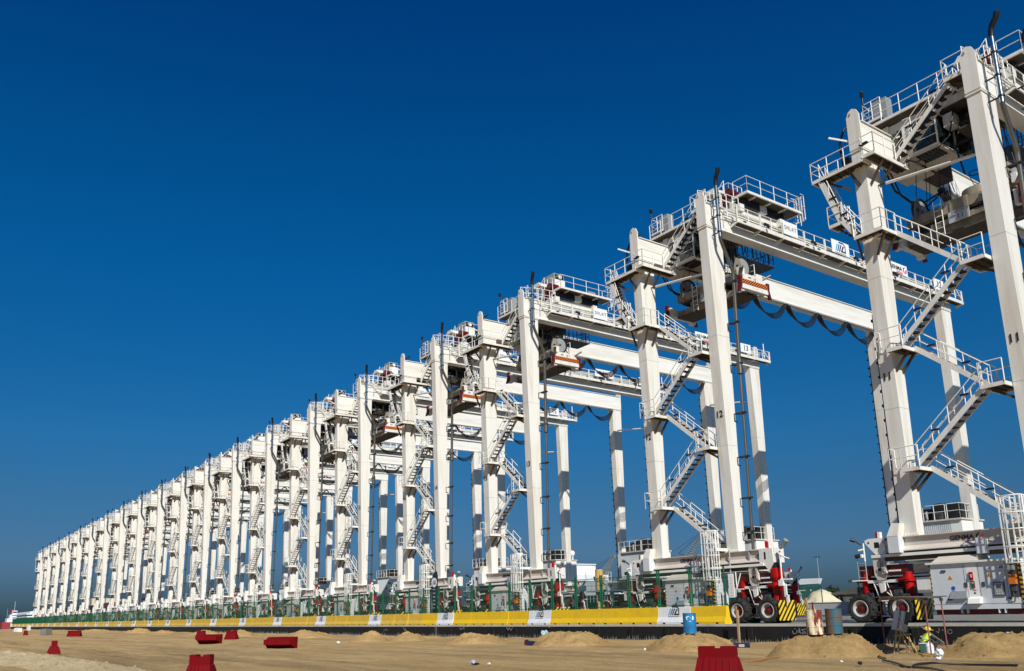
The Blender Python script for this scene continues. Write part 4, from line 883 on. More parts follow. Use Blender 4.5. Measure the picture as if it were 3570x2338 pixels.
# ---------------------------------------------------------------- red plastic barriers
def plastic(L, flare=.16, mt='plasticred'):
    b = MB().m(mt); H = .8
    f = lambda w, l, z: [(-l/2, -w/2, z), (l/2, -w/2, z), (l/2, w/2, z), (-l/2, w/2, z)]
    b.hexa(f(.72, L+flare*1.3, 0), f(.66, L+flare, .16)); b.hexa(f(.66, L+flare, .16), f(.36, L+.04, .50)); b.hexa(f(.36, L+.04, .50), f(.30, L, .52))
    for x0, x1, z in ((-L/2, -.1, .8), (-.1, .1, .745), (.1, L/2, .8)): b.box(x0, x1, -.15, .15, .52, z)
    n = 5
    for i in range(n):
        x = -L*.36+i*L*.72/(n-1)
        for s in (-1, 1): b.beam((x*.95, s*.19, .5), (x*1.06, s*.345, .14), .03, .03)
    b.m('black').cyl((0, -.35, .10), (0, -.365, .10), .035, 8)
    return b
def putp(L, u, v, rz, lab, z=-.95, rx=0, flare=.16, dz=0, mt='plasticred'):
    o = plastic(L, flare, mt).build('plastic_barrier'); q = onz(u, v, z); o.location = (q.x, q.y, -.97+dz); o.rotation_euler = (rx, 0, rz)
    return tag(o, lab, 'plastic barrier', 'red plastic road barriers on the sand')
o = putp(1.0, 2482, 2427, .50, 'large red plastic barrier with a notched top, cut off by the bottom edge'); q = onz(2482, 2252, -.17); o.location = (q.x+.1, q.y+.1, -.97)
o = putp(.62, 700, 2380, .9, 'red plastic barrier at bottom left, cut off by the bottom edge'); q = onz(704, 2281, -.17); o.location = (q.x, q.y, -.97)
putp(.8, 187, 2281, -.1, 'lone red plastic barrier seen end-on at far left, right of the rubble')
putp(1.75, 259, 2218, .95, 'red plastic barrier lying lengthwise at far left', flare=.08)
putp(.8, 1712/2.444, 1700+1284/2.444, .9, 'upright red plastic barrier behind the toppled one')
o = putp(1.7, 735, 2243, .78, 'toppled red plastic barrier in front of an upright one, left of centre', rx=pi/2*.93, dz=.36)
putp(.95, 807, 2228, .8, 'upright red plastic barrier right of the toppled pair, before the sand heap')
o = putp(1.75, 986, 2259, .72, 'toppled red plastic barrier lying alone in mid sand field', rx=pi/2*.95, dz=.34)
putp(.5, 89, 1700+1256/2.444, 1.6, 'tiny distant red plastic barrier near the left edge')
# ---------------------------------------------------------------- small things at far left
def block(name, u, v, sx, sy, sz, mt, lab, cat, rz=.3):
    b = MB().m(mt); q = onz(u, v, -.95)
    b.hexa([(-sx/2, -sy/2, 0), (sx/2, -sy/2, 0), (sx/2, sy/2, 0), (-sx/2, sy/2, 0)], [(-sx*.46, -sy*.44, sz), (sx*.48, -sy*.46, sz*.97), (sx*.45, sy*.46, sz), (-sx*.47, sy*.44, sz*.95)])
    b.box(-sx*.2, sx*.2, -sy*.2, sy*.2, sz*.95, sz*1.03)
    o = b.build(name); o.location = (q.x, q.y, -.99); o.rotation_euler.z = rz; return tag(o, lab, cat)
block('concrete_block', 160, 1700+1255/2.444, 1.3, 1.3, 1.0, 'concrete', 'rough grey concrete block lying on the sand at far left', 'concrete block', .6)
block('white_block', 62, 1700+1227/2.444, 2.0, 1.2, .95, 'wbarrier', 'white block on the sand by the left edge', 'block')
block('grey_box', 381, 1700+1206/2.444, 1.1, .9, 1.4, 'cabinet', 'small grey box standing in front of the far yellow barriers', 'box')
block('grey_post', 99, 1700+1214/2.444, 1.0, .8, 1.5, 'cabinet', 'pale grey slab before the far end of the barrier row', 'slab')
# ---------------------------------------------------------------- drums
def drum(loc, mt, lab, tilt=0, patch=None):
    b = MB().m(mt); R = .29
    b.lathe((0, 0, 0), (0, 0, 1), [(0, 0), (0, R), (.02, R+.012), (.04, R), (.28, R), (.295, R+.014), (.31, R), (.57, R), (.585, R+.014), (.60, R), (.85, R), (.87, R+.014), (.89, R), (.89, R-.015), (.86, R-.015), (.86, 0)], 28)
    o = b.build('oil_drum'); o.location = loc; o.rotation_euler = (tilt, tilt*.5, random.uniform(0, 6))
    if patch:
        p = MB().m(patch); p.prism([(-.14, .72), (-.02, .78), (.10, .66), (.16, .64), (.14, .80), (.22, .72), (.20, .6), (.05, .52), (-.08, .58), (-.12, .66)], lambda a, c, t: ((R+t)*sin(a/R), -(R+t)*cos(a/R), c), .004, .007)
        pp = fixn(p.build('painted_patch', o)); o.rotation_euler.z = radians(38)
    return tag(o, lab, 'oil drum', 'old oil drums on sand heaps')
drum((-26.8, -10.95, -.22), 'drumblue', 'bright blue drum with a white paint patch, on a sand heap before the yellow barrier', .03, 'signwhite')
drum((-19.32, -12.5, -.17), 'rust', 'rusty red drum with faded cream paint, left of the blue-green drum', -.02)
drum((-18.86, -12.0, -.15), 'oldblue', 'weathered blue-green drum standing right of the rusty red drum', .02)
p = onz(2880+30, 2290, -.95)
b = MB().m('wood').beam((-19.45, -12.6, .5), (-19.5, -12.62, 1.15), .07, .05).beam((-19.2, -12.5, .5), (-19.35, -12.5, 1.0), .06, .04).m('dkred').beam((-19.28, -12.6, .5), (-19.18, -12.7, .98), .05, .04)
tag(b.build('wood_scraps'), 'wood and metal scraps sticking out of the rusty drum', 'scraps')
# blue crate halves, post, bags
q = onz(2585, 2258, -.95); b = MB().m('navy').box(-.38, .38, -.12, .12, 0, .24).m('blue').box(-.40, -.38, -.12, .12, 0, .24).m('machine').box(-.1, .15, -.125, -.12, .08, .2)
o = b.build('blue_board'); o.location = (q.x, q.y, -.97); o.rotation_euler = (.1, 0, .62); tag(o, 'dark blue board lying at the foot of the wooden post', 'board')
q = onz(2578, 2240, -.95); b = MB().m('wood').beam((0, 0, 0), (.02, 0, 1.75), .11, .09, up=(0, 1, 0)).beam((-.01, -.05, 1.35), (.0, -.05, 1.95), .09, .03, up=(0, 1, 0))
o = b.build('wooden_post'); o.location = (q.x, q.y, -1.0); tag(o, 'upright wooden post in front of the big crane wheel', 'post')
q = onz(1300+1490/2.652, 1750+1320/2.652, -.95); b = MB().m('navy').box(-.45, .45, -.2, .2, 0, .22).m('dkred').box(-.52, -.45, -.2, .2, 0, .26)
o = b.build('blue_crate'); o.location = (q.x, q.y, -.97); o.rotation_euler = (.05, .1, .5); tag(o, 'dark blue crate with a red end lying beside the teal bag', 'crate')
def bag(name, u, v, s, mt, lab, cat, seed=1, z=-.93, flat=1):
    b = MB().m(mt); n = 10; vs = []; fs = []
    for j in range(n+1):
        for i in range(n):
            th = pi*j/n; ph = 2*pi*i/n; r = s*(1+.7*noise.noise(Vector((cos(ph)*1.7*sin(th)+seed, sin(ph)*1.7*sin(th), cos(th)*1.7))))
            vs.append((r*sin(th)*cos(ph), r*sin(th)*sin(ph)*.7, s*.7*flat+r*cos(th)*flat))
    for j in range(n):
        for i in range(n): fs.append((j*n+i, j*n+(i+1) % n, (j+1)*n+(i+1) % n, (j+1)*n+i))
    b.add(vs, fs); q = onz(u, v, -.95); o = b.build(name); o.location = (q.x, q.y, z); return tag(o, lab, cat)
bag('plastic_bag', 1300+1590/2.652, 1750+1290/2.652, .30, 'tealbag', 'crumpled pale teal plastic sheet leaning on the sand heap by the blue crate', 'plastic sheet', 3, flat=1.2)
bag('plastic_bag', 3050+1230/5.414, 2050+1290/5.414, .135, 'plastic', 'crumpled white plastic bag on the sand beside the red poles', 'plastic bag', 8)
bag('plastic_bag', 3050+1200/5.414, 2050+1355/5.414, .09, 'plastic', 'small white scrap just below the white bag by the red poles', 'plastic scrap', 5, flat=.5)
b_ = bag('plastic_bag', 3530, 2268, .16, 'plastic', 'torn white plastic strip on the right-hand sand heap', 'plastic scrap', 2, z=-.35, flat=.3)
bag('plastic_bag', 700+1425/2.975, 1900+1020/2.975, .13, 'plastic', 'white scrap on the sand below the pair of small heaps', 'plastic scrap', 9, flat=.6)
bag('litter', 1300+925/2.652, 1750+1500/2.652, .14, 'machine', 'grey and white litter lying in the middle foreground', 'litter', 4, flat=.5)
bag('litter', 1300+960/2.652, 1750+1507/2.652, .13, 'navy', 'flat black litter touching the grey litter in the middle foreground', 'litter', 14, flat=.3)
bag('litter', 1300+1075/2.652, 1750+1505/2.652, .07, 'plastic', 'small white litter right of the black one in the middle foreground', 'litter', 6, flat=.5)
bag('litter', 1300+1178/2.652, 1750+1290/2.652, .12, 'black', 'small black lump on the sand left of the blue crate', 'litter', 7, flat=.9)
bag('litter', 2700+730/2.4437, 1700+1508/2.4437, .08, 'black', 'black scrap on the open sand below the two drums', 'litter', 12, flat=.6)
bag('litter', 2700+570/2.4437, 1700+1490/2.4437, .05, 'plastic', 'tiny white scrap on the open sand below the rusty drum', 'litter', 13, flat=.6)
bag('litter', 2050+555/2.8, 1800+1310/2.8, .06, 'plastic', 'tiny white crumpled cup left of the large red barrier', 'litter', 15, flat=.9)
bag('litter', 3330, 2151, .13, 'plastic', 'white paper scrap lying on the quay in front of the cabinet of the nearest crane', 'litter', 21, z=.0, flat=.15)
# ---------------------------------------------------------------- shelter of red poles over the welding set
zz = lambda a, c: (3050+a/5.414, 2050+c/5.414)
P1, P2, P3 = onz(*zz(200, 1130), -.95), onz(*zz(1070, 1270), -.95), onz(*zz(1375, 1180), -.95)
P4 = P1+(P3-P2)*1.0
T = empty('pole_shelter', P2); T.location.z = -.97
loc = lambda p: Vector((p.x-P2.x, p.y-P2.y, 0))
tops = {}
for nm, p, hh in (('1', P1, 2.12), ('2', P2, 2.0), ('3', P3, 2.08), ('4', P4, 2.15)):
    q = loc(p); tops[nm] = q+Vector((0, 0, hh)); b = MB().m('polered').path([q, q+Vector((0, 0, hh))], .027, 8); b.m('galv').box(q.x-.05, q.x+.05, q.y-.05, q.y+.05, hh-.16, hh-.06); b.build('pole', T)
a, c = tops['1'], tops['3']; dx = (tops['3']-tops['4']); dy = (tops['4']-tops['1'])
A = tops['1']-dx*.10-Vector((0, 0, 0)); e1 = tops['2']+dx*.0
c1 = tops['1']-dx*.12-dy*.15; c2 = tops['2']+dx*.10-dy*.1; c3 = tops['3']+dx*.10+dy*.1; c4 = tops['4']-dx*.12+dy*.15
b = MB().m('roofgrey').hexa([c1, c2, c3, c4], [c1+Vector((0, 0, .035)), c2+Vector((0, 0, .035)), c3+Vector((0, 0, .035)), c4+Vector((0, 0, .035))])
b.m('wood').beam(tops['1']-Vector((0, 0, .03)), tops['2']-Vector((0, 0, .03)), .05, .05).beam(tops['4']-Vector((0, 0, .03)), tops['3']-Vector((0, 0, .03)), .05, .05)
fixn(b.build('roof', T))
b = MB().m('galv').path([loc(onz(*zz(730, 1180), -.95))+Vector((0, 0, .9)), tops['2']-Vector((0, 0, .95))], .022, 6).path([loc(onz(*zz(900, 1230), -.95))+Vector((0, 0, 1.05)), loc(P3)+Vector((-.1, 0, .3))], .022, 6)
b.build('brace', T)
tag(T, 'makeshift sheet roof on thin red poles over the welding machine', 'shelter')
# welding set on a timber trestle
q = onz(*zz(560, 1200), -.95); T = empty('timber_trestle', (q.x, q.y, -.97))
tv = Vector((q.x, q.y, 0))
rt = Rv.copy(); rt.z = 0; rt.normalize(); fw = Vector((-rt.y, rt.x, 0))
def L3(a, d, z): return rt*a+fw*d+Vector((0, 0, z))
for i, (a0, a1, z1, d0, d1) in enumerate(((-.42, -.16, .85, 0, .1), (.12, -.10, .92, -.15, 0), (.44, .22, .62, .1, 0), (-.1, .05, .8, .35, .2))):
    MB().m('wood').beam(L3(a0, d0, 0), L3(a1, d1, z1), .05, .045).build('leg', T)
MB().m('wood').beam(L3(-.3, .05, .62), L3(.35, .05, .68), .05, .06).build('crossbar', T)
tag(T, 'rough timber trestle carrying the tilted welding machine', 'trestle')
T = empty('welding_machine', (q.x, q.y, -.97)); 
cx_, cz_ = .05, 1.18; ang = radians(-16)
def W3(a, d, z):
    x_, z_ = a*cos(ang)+z*sin(ang)*-1, a*sin(ang)+z*cos(ang); return L3(cx_+x_, d, cz_+z_)
def wb(mb, a0, a1, d0, d1, z0, z1, lean=0):
    mb.hexa([W3(a0, d0, z0), W3(a1, d0, z0), W3(a1, d1, z0), W3(a0, d1, z0)], [W3(a0+lean, d0, z1), W3(a1-lean, d0, z1), W3(a1-lean, d1, z1), W3(a0+lean, d1, z1)])
b = MB().m('machine'); wb(b, -.20, .20, -.1, .35, -.38, .38); b.m('cabinet'); wb(b, -.12, .02, -.104, -.1, -.37, .37); b.m('dkgrey')
wb(b, .04, .2, -.106, -.1, -.1, .38); wb(b, -.005, .005, -.105, -.1, -.37, .37); wb(b, -.18, .18, -.05, .3, .38, .40); fixn(b.build('casing', T))
b = MB().m('blue'); wb(b, -.205, -.145, -.112, -.106, -.06, .37); b.m('inkred'); wb(b, -.205, -.145, -.112, -.106, -.19, -.10); wb(b, -.205, -.145, -.112, -.106, -.31, -.22); b.m('signwhite')
for i in range(4):
    z0 = .30-.1*i; wb(b, -.19, -.16, -.115, -.112, z0-.03, z0-.02); wb(b, -.19, -.183, -.115, -.112, z0-.03, z0+.02); wb(b, -.19, -.16, -.115, -.112, z0+.012, z0+.02)
fixn(b.build('control_strip', T))
tag(T, 'tilted grey welding machine with a blue and red strip on a timber trestle', 'welding machine')
# hoses
def hose(pts, r, mt, lab, z=-.92):
    P = []
    for a, c in pts: q = onz(*zz(a, c), -.95); q.z = -.95+hgt(q.x, q.y)+r; P.append(q)
    S_ = []
    for i in range(len(P)-1):
        p0, p1, p2, p3 = P[max(i-1, 0)], P[i], P[i+1], P[min(i+2, len(P)-1)]
        for t in range(6):
            t /= 6; S_.append(.5*((2*p1)+(p2-p0)*t+(2*p0-5*p1+4*p2-p3)*t*t+(3*p1-p0-3*p2+p3)*t**3))
    S_.append(P[-1]); b = MB().m(mt).path(S_, r, 8); return tag(b.build('hose'), lab, 'hose')
hose([(210, 1120), (130, 1190), (80, 1240), (75, 1290), (130, 1325), (205, 1350)], .03, 'cable', 'short dark hose curling from the first red pole onto the sand')
hose([(150, 1385), (400, 1440), (640, 1495), (800, 1480), (1100, 1452), (1500, 1448), (1890, 1450), (2700, 1470)], .033, 'cable', 'long black hose running across the sand to the right edge')
hose([(740, 1500), (900, 1525), (1100, 1560), (1400, 1640)], .03, 'cable', 'black hose branching off towards the bottom edge at right')
hose([(1290, 1240), (1400, 1215), (1470, 1195), (1560, 1210)], .022, 'hose_y', 'short yellow hose on the sand right of the white bag')
hose([(-3000, 1385), (-2700, 1395), (-2300, 1390), (-2000, 1355), (-1800, 1310)], .02, 'hose_o', 'thin orange hose lying at the foot of the drum heap')
b = MB().m('hose_y'); P = [W3(-.19, -.12, .15), W3(-.17, -.25, .0), L3(-.08, -.3, .7), L3(.15, -.4, .35)]
for a, c in ((800, 1225), (950, 1280), (1070, 1292)): g = onz(*zz(a, c), -.95); P.append(Vector((g.x-q.x if False else g.x-T.location.x, g.y-T.location.y, .04)))
o = b.path([p+Vector(T.location) for p in P], .02, 8).build('hose'); tag(o, 'yellow hose hanging from the welding machine down to the sand', 'hose')
b = MB().m('plastic'); q2 = onz(*zz(1050, 1225), -.95); b.lathe((0, 0, 0), (0, 0, 1), [(0, 0), (0, .13), (.02, .14), (.28, .14), (.34, .10), (.40, .04), (.44, .035), (.44, 0)], 16)
o = b.build('water_jug'); o.location = (q2.x, q2.y, -.96); tag(o, 'clear white water jug standing behind the middle red pole', 'water jug')
q3 = onz(*zz(940, 1200), -.95)
b = MB().m('hull_green').box(-.15, .15, -.1, .1, 0, .32).m('signwhite').box(-.16, .16, -.11, .11, .32, .34).box(.12, .16, -.11, -.10, 0, .32); o = b.build('gas_box'); o.location = (q3.x, q3.y, -.96); o.rotation_euler.z = .6; tag(o, 'small dark green box with a pale rim left of the water jug', 'box')
# ---------------------------------------------------------------- crouching worker
def skin_body(name, joints, edges, faces_mat, levels=2):
    me = bpy.data.meshes.new(name); keys = list(joints); me.from_pydata([joints[k][0] for k in keys], [(keys.index(a), keys.index(b)) for a, b in edges], [])
    o = bpy.data.objects.new(name, me); COL.objects.link(o)
    sk = o.modifiers.new('skin', 'SKIN'); 
    sk.use_smooth_shade = True
    for i, k in enumerate(keys):
        r = joints[k][1]; r = r if isinstance(r, tuple) else (r, r); me.skin_vertices[0].data[i].radius = r; me.skin_vertices[0].data[i].use_root = (i == 0)
    sb = o.modifiers.new('sub', 'SUBSURF'); sb.levels = levels; sb.render_levels = levels
    bpy.context.view_layer.update(); dg = bpy.context.evaluated_depsgraph_get(); nm = bpy.data.meshes.new_from_object(o.evaluated_get(dg))
    o.modifiers.clear(); o.data = nm; nm.materials.clear()
    for m_ in ('clothes', 'hiviz', 'skin', 'reflect'): nm.materials.append(M[m_])
    segs = [(Vector(joints[a][0]), Vector(joints[b][0]), faces_mat(a, b)) for a, b in edges]
    for p in nm.polygons:
        p.use_smooth = True; best = 9
        for a, b, k in segs:
            t = max(0, min(1, (p.center-a).dot(b-a)/(b-a).length_squared)); d = (p.center-a.lerp(b, t)).length
            if d < best: best = d; p.material_index = k
    return o
wq = onz(3050+1080/5.414, 2050+1190/5.414, -.95)
J = {'pelvis': (L3(-.28, .05, .27), (.15, .13)), 'waist': (L3(-.22, .05, .42), (.145, .12)), 'chest': (L3(-.12, .06, .58), (.17, .13)), 'neck': (L3(-.06, .08, .71), .062), 'head': (L3(-.03, .09, .79), (.085, .09)), 'crown': (L3(-.02, .09, .86), (.07, .08)),
     'shl': (L3(-.04, -.10, .64), .07), 'ell': (L3(.14, -.14, .46), .05), 'wrl': (L3(.32, -.05, .30), .034), 'hal': (L3(.38, -.02, .26), (.042, .022)),
     'shr': (L3(-.06, .24, .64), .07), 'elr': (L3(.12, .27, .46), .05), 'wrr': (L3(.33, .16, .28), .034), 'har': (L3(.39, .12, .25), (.042, .022)),
     'hil': (L3(-.25, -.06, .26), .11), 'knl': (L3(.20, -.12, .36), .075), 'anl': (L3(.02, -.10, .08), .05), 'tol': (L3(.18, -.12, .045), (.045, .035)),
     'hir': (L3(-.25, .18, .26), .11), 'knr': (L3(.14, .24, .12), .075), 'anr': (L3(-.26, .26, .07), .05), 'tor': (L3(-.38, .26, .04), .035)}
Ed = [('pelvis', 'waist'), ('waist', 'chest'), ('chest', 'neck'), ('neck', 'head'), ('head', 'crown'), ('chest', 'shl'), ('shl', 'ell'), ('ell', 'wrl'), ('wrl', 'hal'), ('chest', 'shr'), ('shr', 'elr'), ('elr', 'wrr'), ('wrr', 'har'), ('pelvis', 'hil'), ('hil', 'knl'), ('knl', 'anl'), ('anl', 'tol'), ('pelvis', 'hir'), ('hir', 'knr'), ('knr', 'anr'), ('anr', 'tor')]
for h_, sd in (('hal', -1), ('har', 1)):
    base = Vector(J[h_][0])
    for i in range(4):
        k = h_+'f%d' % i; off = L3(.0, .018*(i-1.5), .0)
        J[k] = (base+L3(.045, 0, -.01)+off, .009); J[k+'b'] = (base+L3(.07+.006*(1.5-abs(i-1.5)), 0, -.04)+off, .008); Ed += [(h_, k), (k, k+'b')]
    J[h_+'t'] = (base+L3(.0, -.04*sd, -.0), .010); J[h_+'tb'] = (base+L3(.03, -.05*sd, -.03), .009); Ed += [(h_, h_+'t'), (h_+'t', h_+'tb')]
def fm(a, b):
    if a in ('pelvis', 'waist') and b in ('waist', 'chest'): return 1
    if a == 'chest' and b in ('shl', 'shr'): return 1
    if a in ('neck', 'head') or (a == 'chest' and b == 'neck') or a.startswith('ha') or b.startswith('ha'): return 2
    return 0
wk = skin_body('person', J, Ed, fm); wk.location = (wq.x, wq.y, -.97)
def ring(c, ax, rx, ry, h, mt, name):
    b = MB(); b.m(mt); ax = Vector(ax).normalized(); a = rt*1.0; a = (a-ax*a.dot(ax)).normalized(); d = ax.cross(a); n = 20; vs = []
    for s in (0, 1): vs += [c+ax*h*s+a*rx*cos(2*pi*i/n)+d*ry*sin(2*pi*i/n) for i in range(n)]
    b.add(vs, [(i, (i+1) % n, n+(i+1) % n, n+i) for i in range(n)], True); return fixn(b.build(name, wk))
ring(L3(-.25, .05, .38), (.3, .0, 1), .155, .19, .035, 'reflect', 'reflective_band'); ring(L3(-.18, .055, .51), (.3, .0, 1), .165, .20, .035, 'reflect', 'reflective_band')
b = MB().m('helmet'); hc = L3(-.025, .09, .835)
b.lathe(hc, (.15, 0, 1), [(-.01, .135), (0, .15), (.01, .125), (.05, .118), (.09, .095), (.12, .05), (.13, 0)], 20); b.m('inkred').lathe(hc, (.15, 0, 1), [(-.045, .108), (-.01, .112)], 20)
b.m('helmet').beam(hc+L3(.10, 0, -.01), hc+L3(.19, 0, -.025), .16, .012); fixn(b.build('hard_hat', wk))
f_ = MB().m('skin'); fc = L3(.055, .09, .775); f_.cyl(fc, fc+L3(.03, 0, -.012), .014, 6, r2=.008).m('black').cyl(fc+L3(-.005, .03, .02), fc+L3(.006, .03, .02), .008, 6).cyl(fc+L3(-.005, -.03, .02), fc+L3(.006, -.03, .02), .008, 6).box(0, 0, 0, 0, 0, 0); f_.build('face', wk)
tag(wk, 'worker in yellow hard hat and hi-vis vest crouching between the red poles', 'person')
# ---------------------------------------------------------------- feather flags
for i, (u, v0, v1, yy, lab) in enumerate(((1514, 1988, 2120, -1.2, 'tall navy feather flag with white oval emblem, nearest and largest of the three'), (846, 2077, 2150, -1.2, 'navy feather flag with a white oval, middle one of three'), (562, 2090, 2160, -1.2, 'navy feather flag with a white oval, farthest of three to the left'))):
    top = ony(u+14, v0, yy); bot = ony(u-8, v1, yy); T = empty('feather_flag', (bot.x, yy, 0)); H = top.z; H = min(H, 6.2)
    MB().m('galv').path([(0, 0, 0), (0, 0, H*.6), (.05, 0, H*.85), (.3, 0, H*.97), (.8, 0, H)], .03, 6).build('pole', T)
    pts = [(.03, 1.0), (.03, H*.62), (.08, H*.85), (.3, H*.96), (.85, H*.99), (1.05, H*.90), (1.0, H*.6), (.85, 1.0)]
    fl = MB().m('navy').prism(pts, lambda a, c, t: (a, t+.05*sin(c*1.5), c), -.01, .01).build('banner', T); fixn(fl)
    n = 18; f = lambda a, c, t: (.55+a, -.075-t+.05*sin((H*.78+c)*1.5)*0, H*.78+c)
    e = MB().m('signwhite').prism([(.46*cos(2*pi*k/n), .42*sin(2*pi*k/n)) for k in range(n)], f, 0, .01).build('oval', fl); fixn(e)
    pe = port_logo(fl, lambda a, c, t: (.25+a*.9, -.09-t, H*.78+c*.8), .45)
    b = MB().m('machine')
    for k in range(6): b.box(.3, .7, -.07, -.068, 1.4+k*.32, 1.52+k*.32)
    b.build('lettering', fl); tag(T, lab, 'flag')
# ---------------------------------------------------------------- ships and port plant beyond the quay
def onx(u, v, x):
    d = ray(u, v); return CAM+d*((x-CAM.x)/d.x)
def hull(b, x0, x1, y, w, z, bow=8, flare=2.2, zb=-3, stern=3):
    """bow at x1"""
    s = 1 if x1 > x0 else -1
    st = [(x0, .80, 0), (x0+s*stern, 1, 0), (x1-s*bow*2, 1, 0), (x1-s*bow, .9, .15), (x1-s*bow*.45, .55, .6), (x1, .04, 1.0)]
    vs = []
    for X_, k, r in st:
        zt = z+r*flare; vs += [(X_-s*r*bow*.22, y-w/2*k*.72, zb), (X_, y-w/2*k, zt), (X_, y+w/2*k, zt), (X_-s*r*bow*.22, y+w/2*k*.72, zb)]
    fs = []
    for i in range(len(st)-1):
        a = i*4; c = a+4; fs += [(a, c, c+1, a+1), (a+1, c+1, c+2, a+2), (a+2, c+2, c+3, a+3)]
    fs += [(0, 1, 2, 3), (20, 23, 22, 21)]
    b.add(vs, fs)
# green ship
T = empty('green_ship', (-130, 75, -3))
b = MB().m('hull_green'); P = Vector((-130, 75, -3)); xb = ony(2858, 2040, 75).x; zt = ony(2850, 2018, 75).z+3
hull(b, -75, xb+130, 0, 15, zt-1.1, 9, .25, 0)
hb_ = fixn(b.build('hull', T))
x1 = xb+130
b = MB().m('shipwhite').hexa([(x1-19, -7.2, zt-1.2), (x1, -.3, zt-.7), (x1, .3, zt-.7), (x1-19, 7.2, zt-1.2)], [(x1-19, -7.3, zt), (x1+.3, -.4, zt+.1), (x1+.3, .4, zt+.1), (x1-19, 7.3, zt)])
for k in range(3):
    z = zt-1.75-k*.5; b.hexa([(x1-14, -7.15+k*.25, z-.1), (x1-.9-k*.3, -.95, z), (x1-.9-k*.3, -.9, z), (x1-14, -7.0, z-.1)], [(x1-14, -7.15+k*.25, z+.1), (x1-.9-k*.3, -.95, z+.2), (x1-.9-k*.3, -.9, z+.2), (x1-14, -7.0, z+.1)])
b.cyl((x1-2.6, -2.2, zt-2.3), (x1-2.5, -2.6, zt-2.3), .6, 16); b.build('bulwark', T)
b = MB().m('shipwhite').box(x1-55, x1-38, -6, 6, zt-1.2, zt+1.5).m('galv').cyl((x1-12, 0, zt-1), (x1-12, 0, zt+2.6), .1, 6); b.build('superstructure', T)
b = MB().m('dkgrey').lathe((x1-3.2, -.5, zt-5.0), (1, -.1, -.25), [(-3, .8), (2, .85), (2.5, .7), (2.5, 0)], 16); b.build('bulbous_bow', T)
tag(T, 'dark green ship with white striped bow, moored behind the second nearest crane', 'ship')
# white ship with bridge
T = empty('white_ship', (-150, 95, -3)); q = ony(2056, 2003, 95); q0 = ony(1985, 2012, 95)
b = MB().m('hull_green'); hull(b, -70, 40, 0, 16, 7, 12, 3, 0); fixn(b.build('hull', T))
xr = q.x+150; xl = q0.x+150; zt = q.z+3
b = MB().m('shipwhite').box(xl-6, xl+4.4, -6, 6, 5, zt-1.5).hexa([(xl+4.4, -6, 5), (xl+5.5, -6, 5), (xl+5.5, 6, 5), (xl+4.4, 6, 5)], [(xl+4.4, -6, zt-1.5), (xr-.8, -6, zt-1.5), (xr-.8, 6, zt-1.5), (xl+4.4, 6, zt-1.5)]).box(xl-6, xr, -7, 6, zt-1.5, zt).box(xl-5, xl+4.2, -5, 5, zt, zt+2.6).box(xl-5.3, xl+4.5, -5.3, 5, zt+2.6, zt+2.8)
b.m('glass').box(xl+5, xr-1, -7.04, -7.0, zt-.9, zt-.45)
for i in range(4): b.box(xl-.4+i*1.1, xl+.4+i*1.1, -5.06, -5.0, zt+1.0, zt+2.1)
b.m('rail_white').rail([(xl-5, -5.2, zt+2.8), (xl+4.4, -5.2, zt+2.8)], 1, 1, .05).cyl((xl+1.5, 0, zt+2.8), (xl+1.5, 0, zt+5), .12, 6).lathe((xl+1.5, 0, zt+5.5), (0, 0, 1), [(-.7, 0), (-.5, .5), (0, .68), (.5, .5), (.7, 0)], 14)
b.build('superstructure', T); tag(T, 'white ship bridge with a round radar dome, behind the crane numbered 13', 'ship')
T = empty('dark_barge', (-200, 58, -3)); b = MB().m('hull_green'); hull(b, -190, 85, 0, 12, 5.6, 8, .6, 0); fixn(b.build('hull', T))
b = MB().m('dkgrey').box(-180, -150, -4, 4, 5.5, 7.2).box(-90, -60, -4, 4, 5.5, 6.8).box(20, 50, -4, 4, 5.5, 6.6).m('galv')
for x in range(-185, 80, 9): b.cyl((x, -5.2, 5.4), (x, -5.2, 6.5), .05, 5)
b.box(-185, 75, -5.24, -5.18, 6.45, 6.5); b.build('deck_load', T); tag(T, 'long low dark green barge moored behind the whole crane row', 'barge')
# lattice harbour cranes
def lattice(b, p0, p1, w, n, r=.07):
    p0 = Vector(p0); p1 = Vector(p1); d = (p1-p0).normalized(); s = d.cross(Vector((0, 1, 0))).normalized(); u = s.cross(d)
    q = lambda t, i: p0.lerp(p1, t)+(s*(1 if i in (0, 1) else -1)+u*(1 if i in (0, 3) else -1))*w/2*(1-.5*t)
    for i in range(4): b.cyl(q(0, i), q(1, i), r, 4, smooth=False)
    for k in range(n):
        for i in range(4): b.cyl(q(k/n, i), q((k+1)/n, (i+1) % 4), r*.6, 4, smooth=False, cap=False)
for u0, v0, u1, v1, yy, lab in ((2398, 1942, 2462, 1845, 150, 'grey lattice harbour crane boom rising behind the crane numbered 12'), (2105, 2000, 2142, 1935, 150, 'grey lattice harbour crane boom left of the crane numbered 12')):
    A = ony(u0, v0, yy); B = ony(u1, v1, yy); T = empty('harbour_crane', (A.x, yy, -1))
    o0 = Vector((A.x, yy, -1)); b = MB().m('lattice'); lattice(b, A-o0, B-o0, 1.6, 14, .12); b.build('boom', T)
    b = MB().m('lattice').box(-3, 3, -2, 2, 0, 2).m('dkgrey').box(-2.4, 1.6, -1.5, 1.5, 2, (A.z+1)*.6); lattice(b, (0, 0, 2), A-o0, 2.2, 8, .12); b.build('base', T)
    b = MB().m('dkgrey').cyl(B-o0, A-o0+Vector((-3.5, 0, 1.5)), .06, 4).cyl(B-o0, Vector((-6, 0, A.z+3)), .05, 4).cyl(A-o0, A-o0+Vector((-3.5, 0, 1.5)), .1, 4).cyl(B-o0, B-o0-Vector((0, 0, 6)), .04, 4); b.build('cable', T)
    tag(T, lab, 'harbour crane')
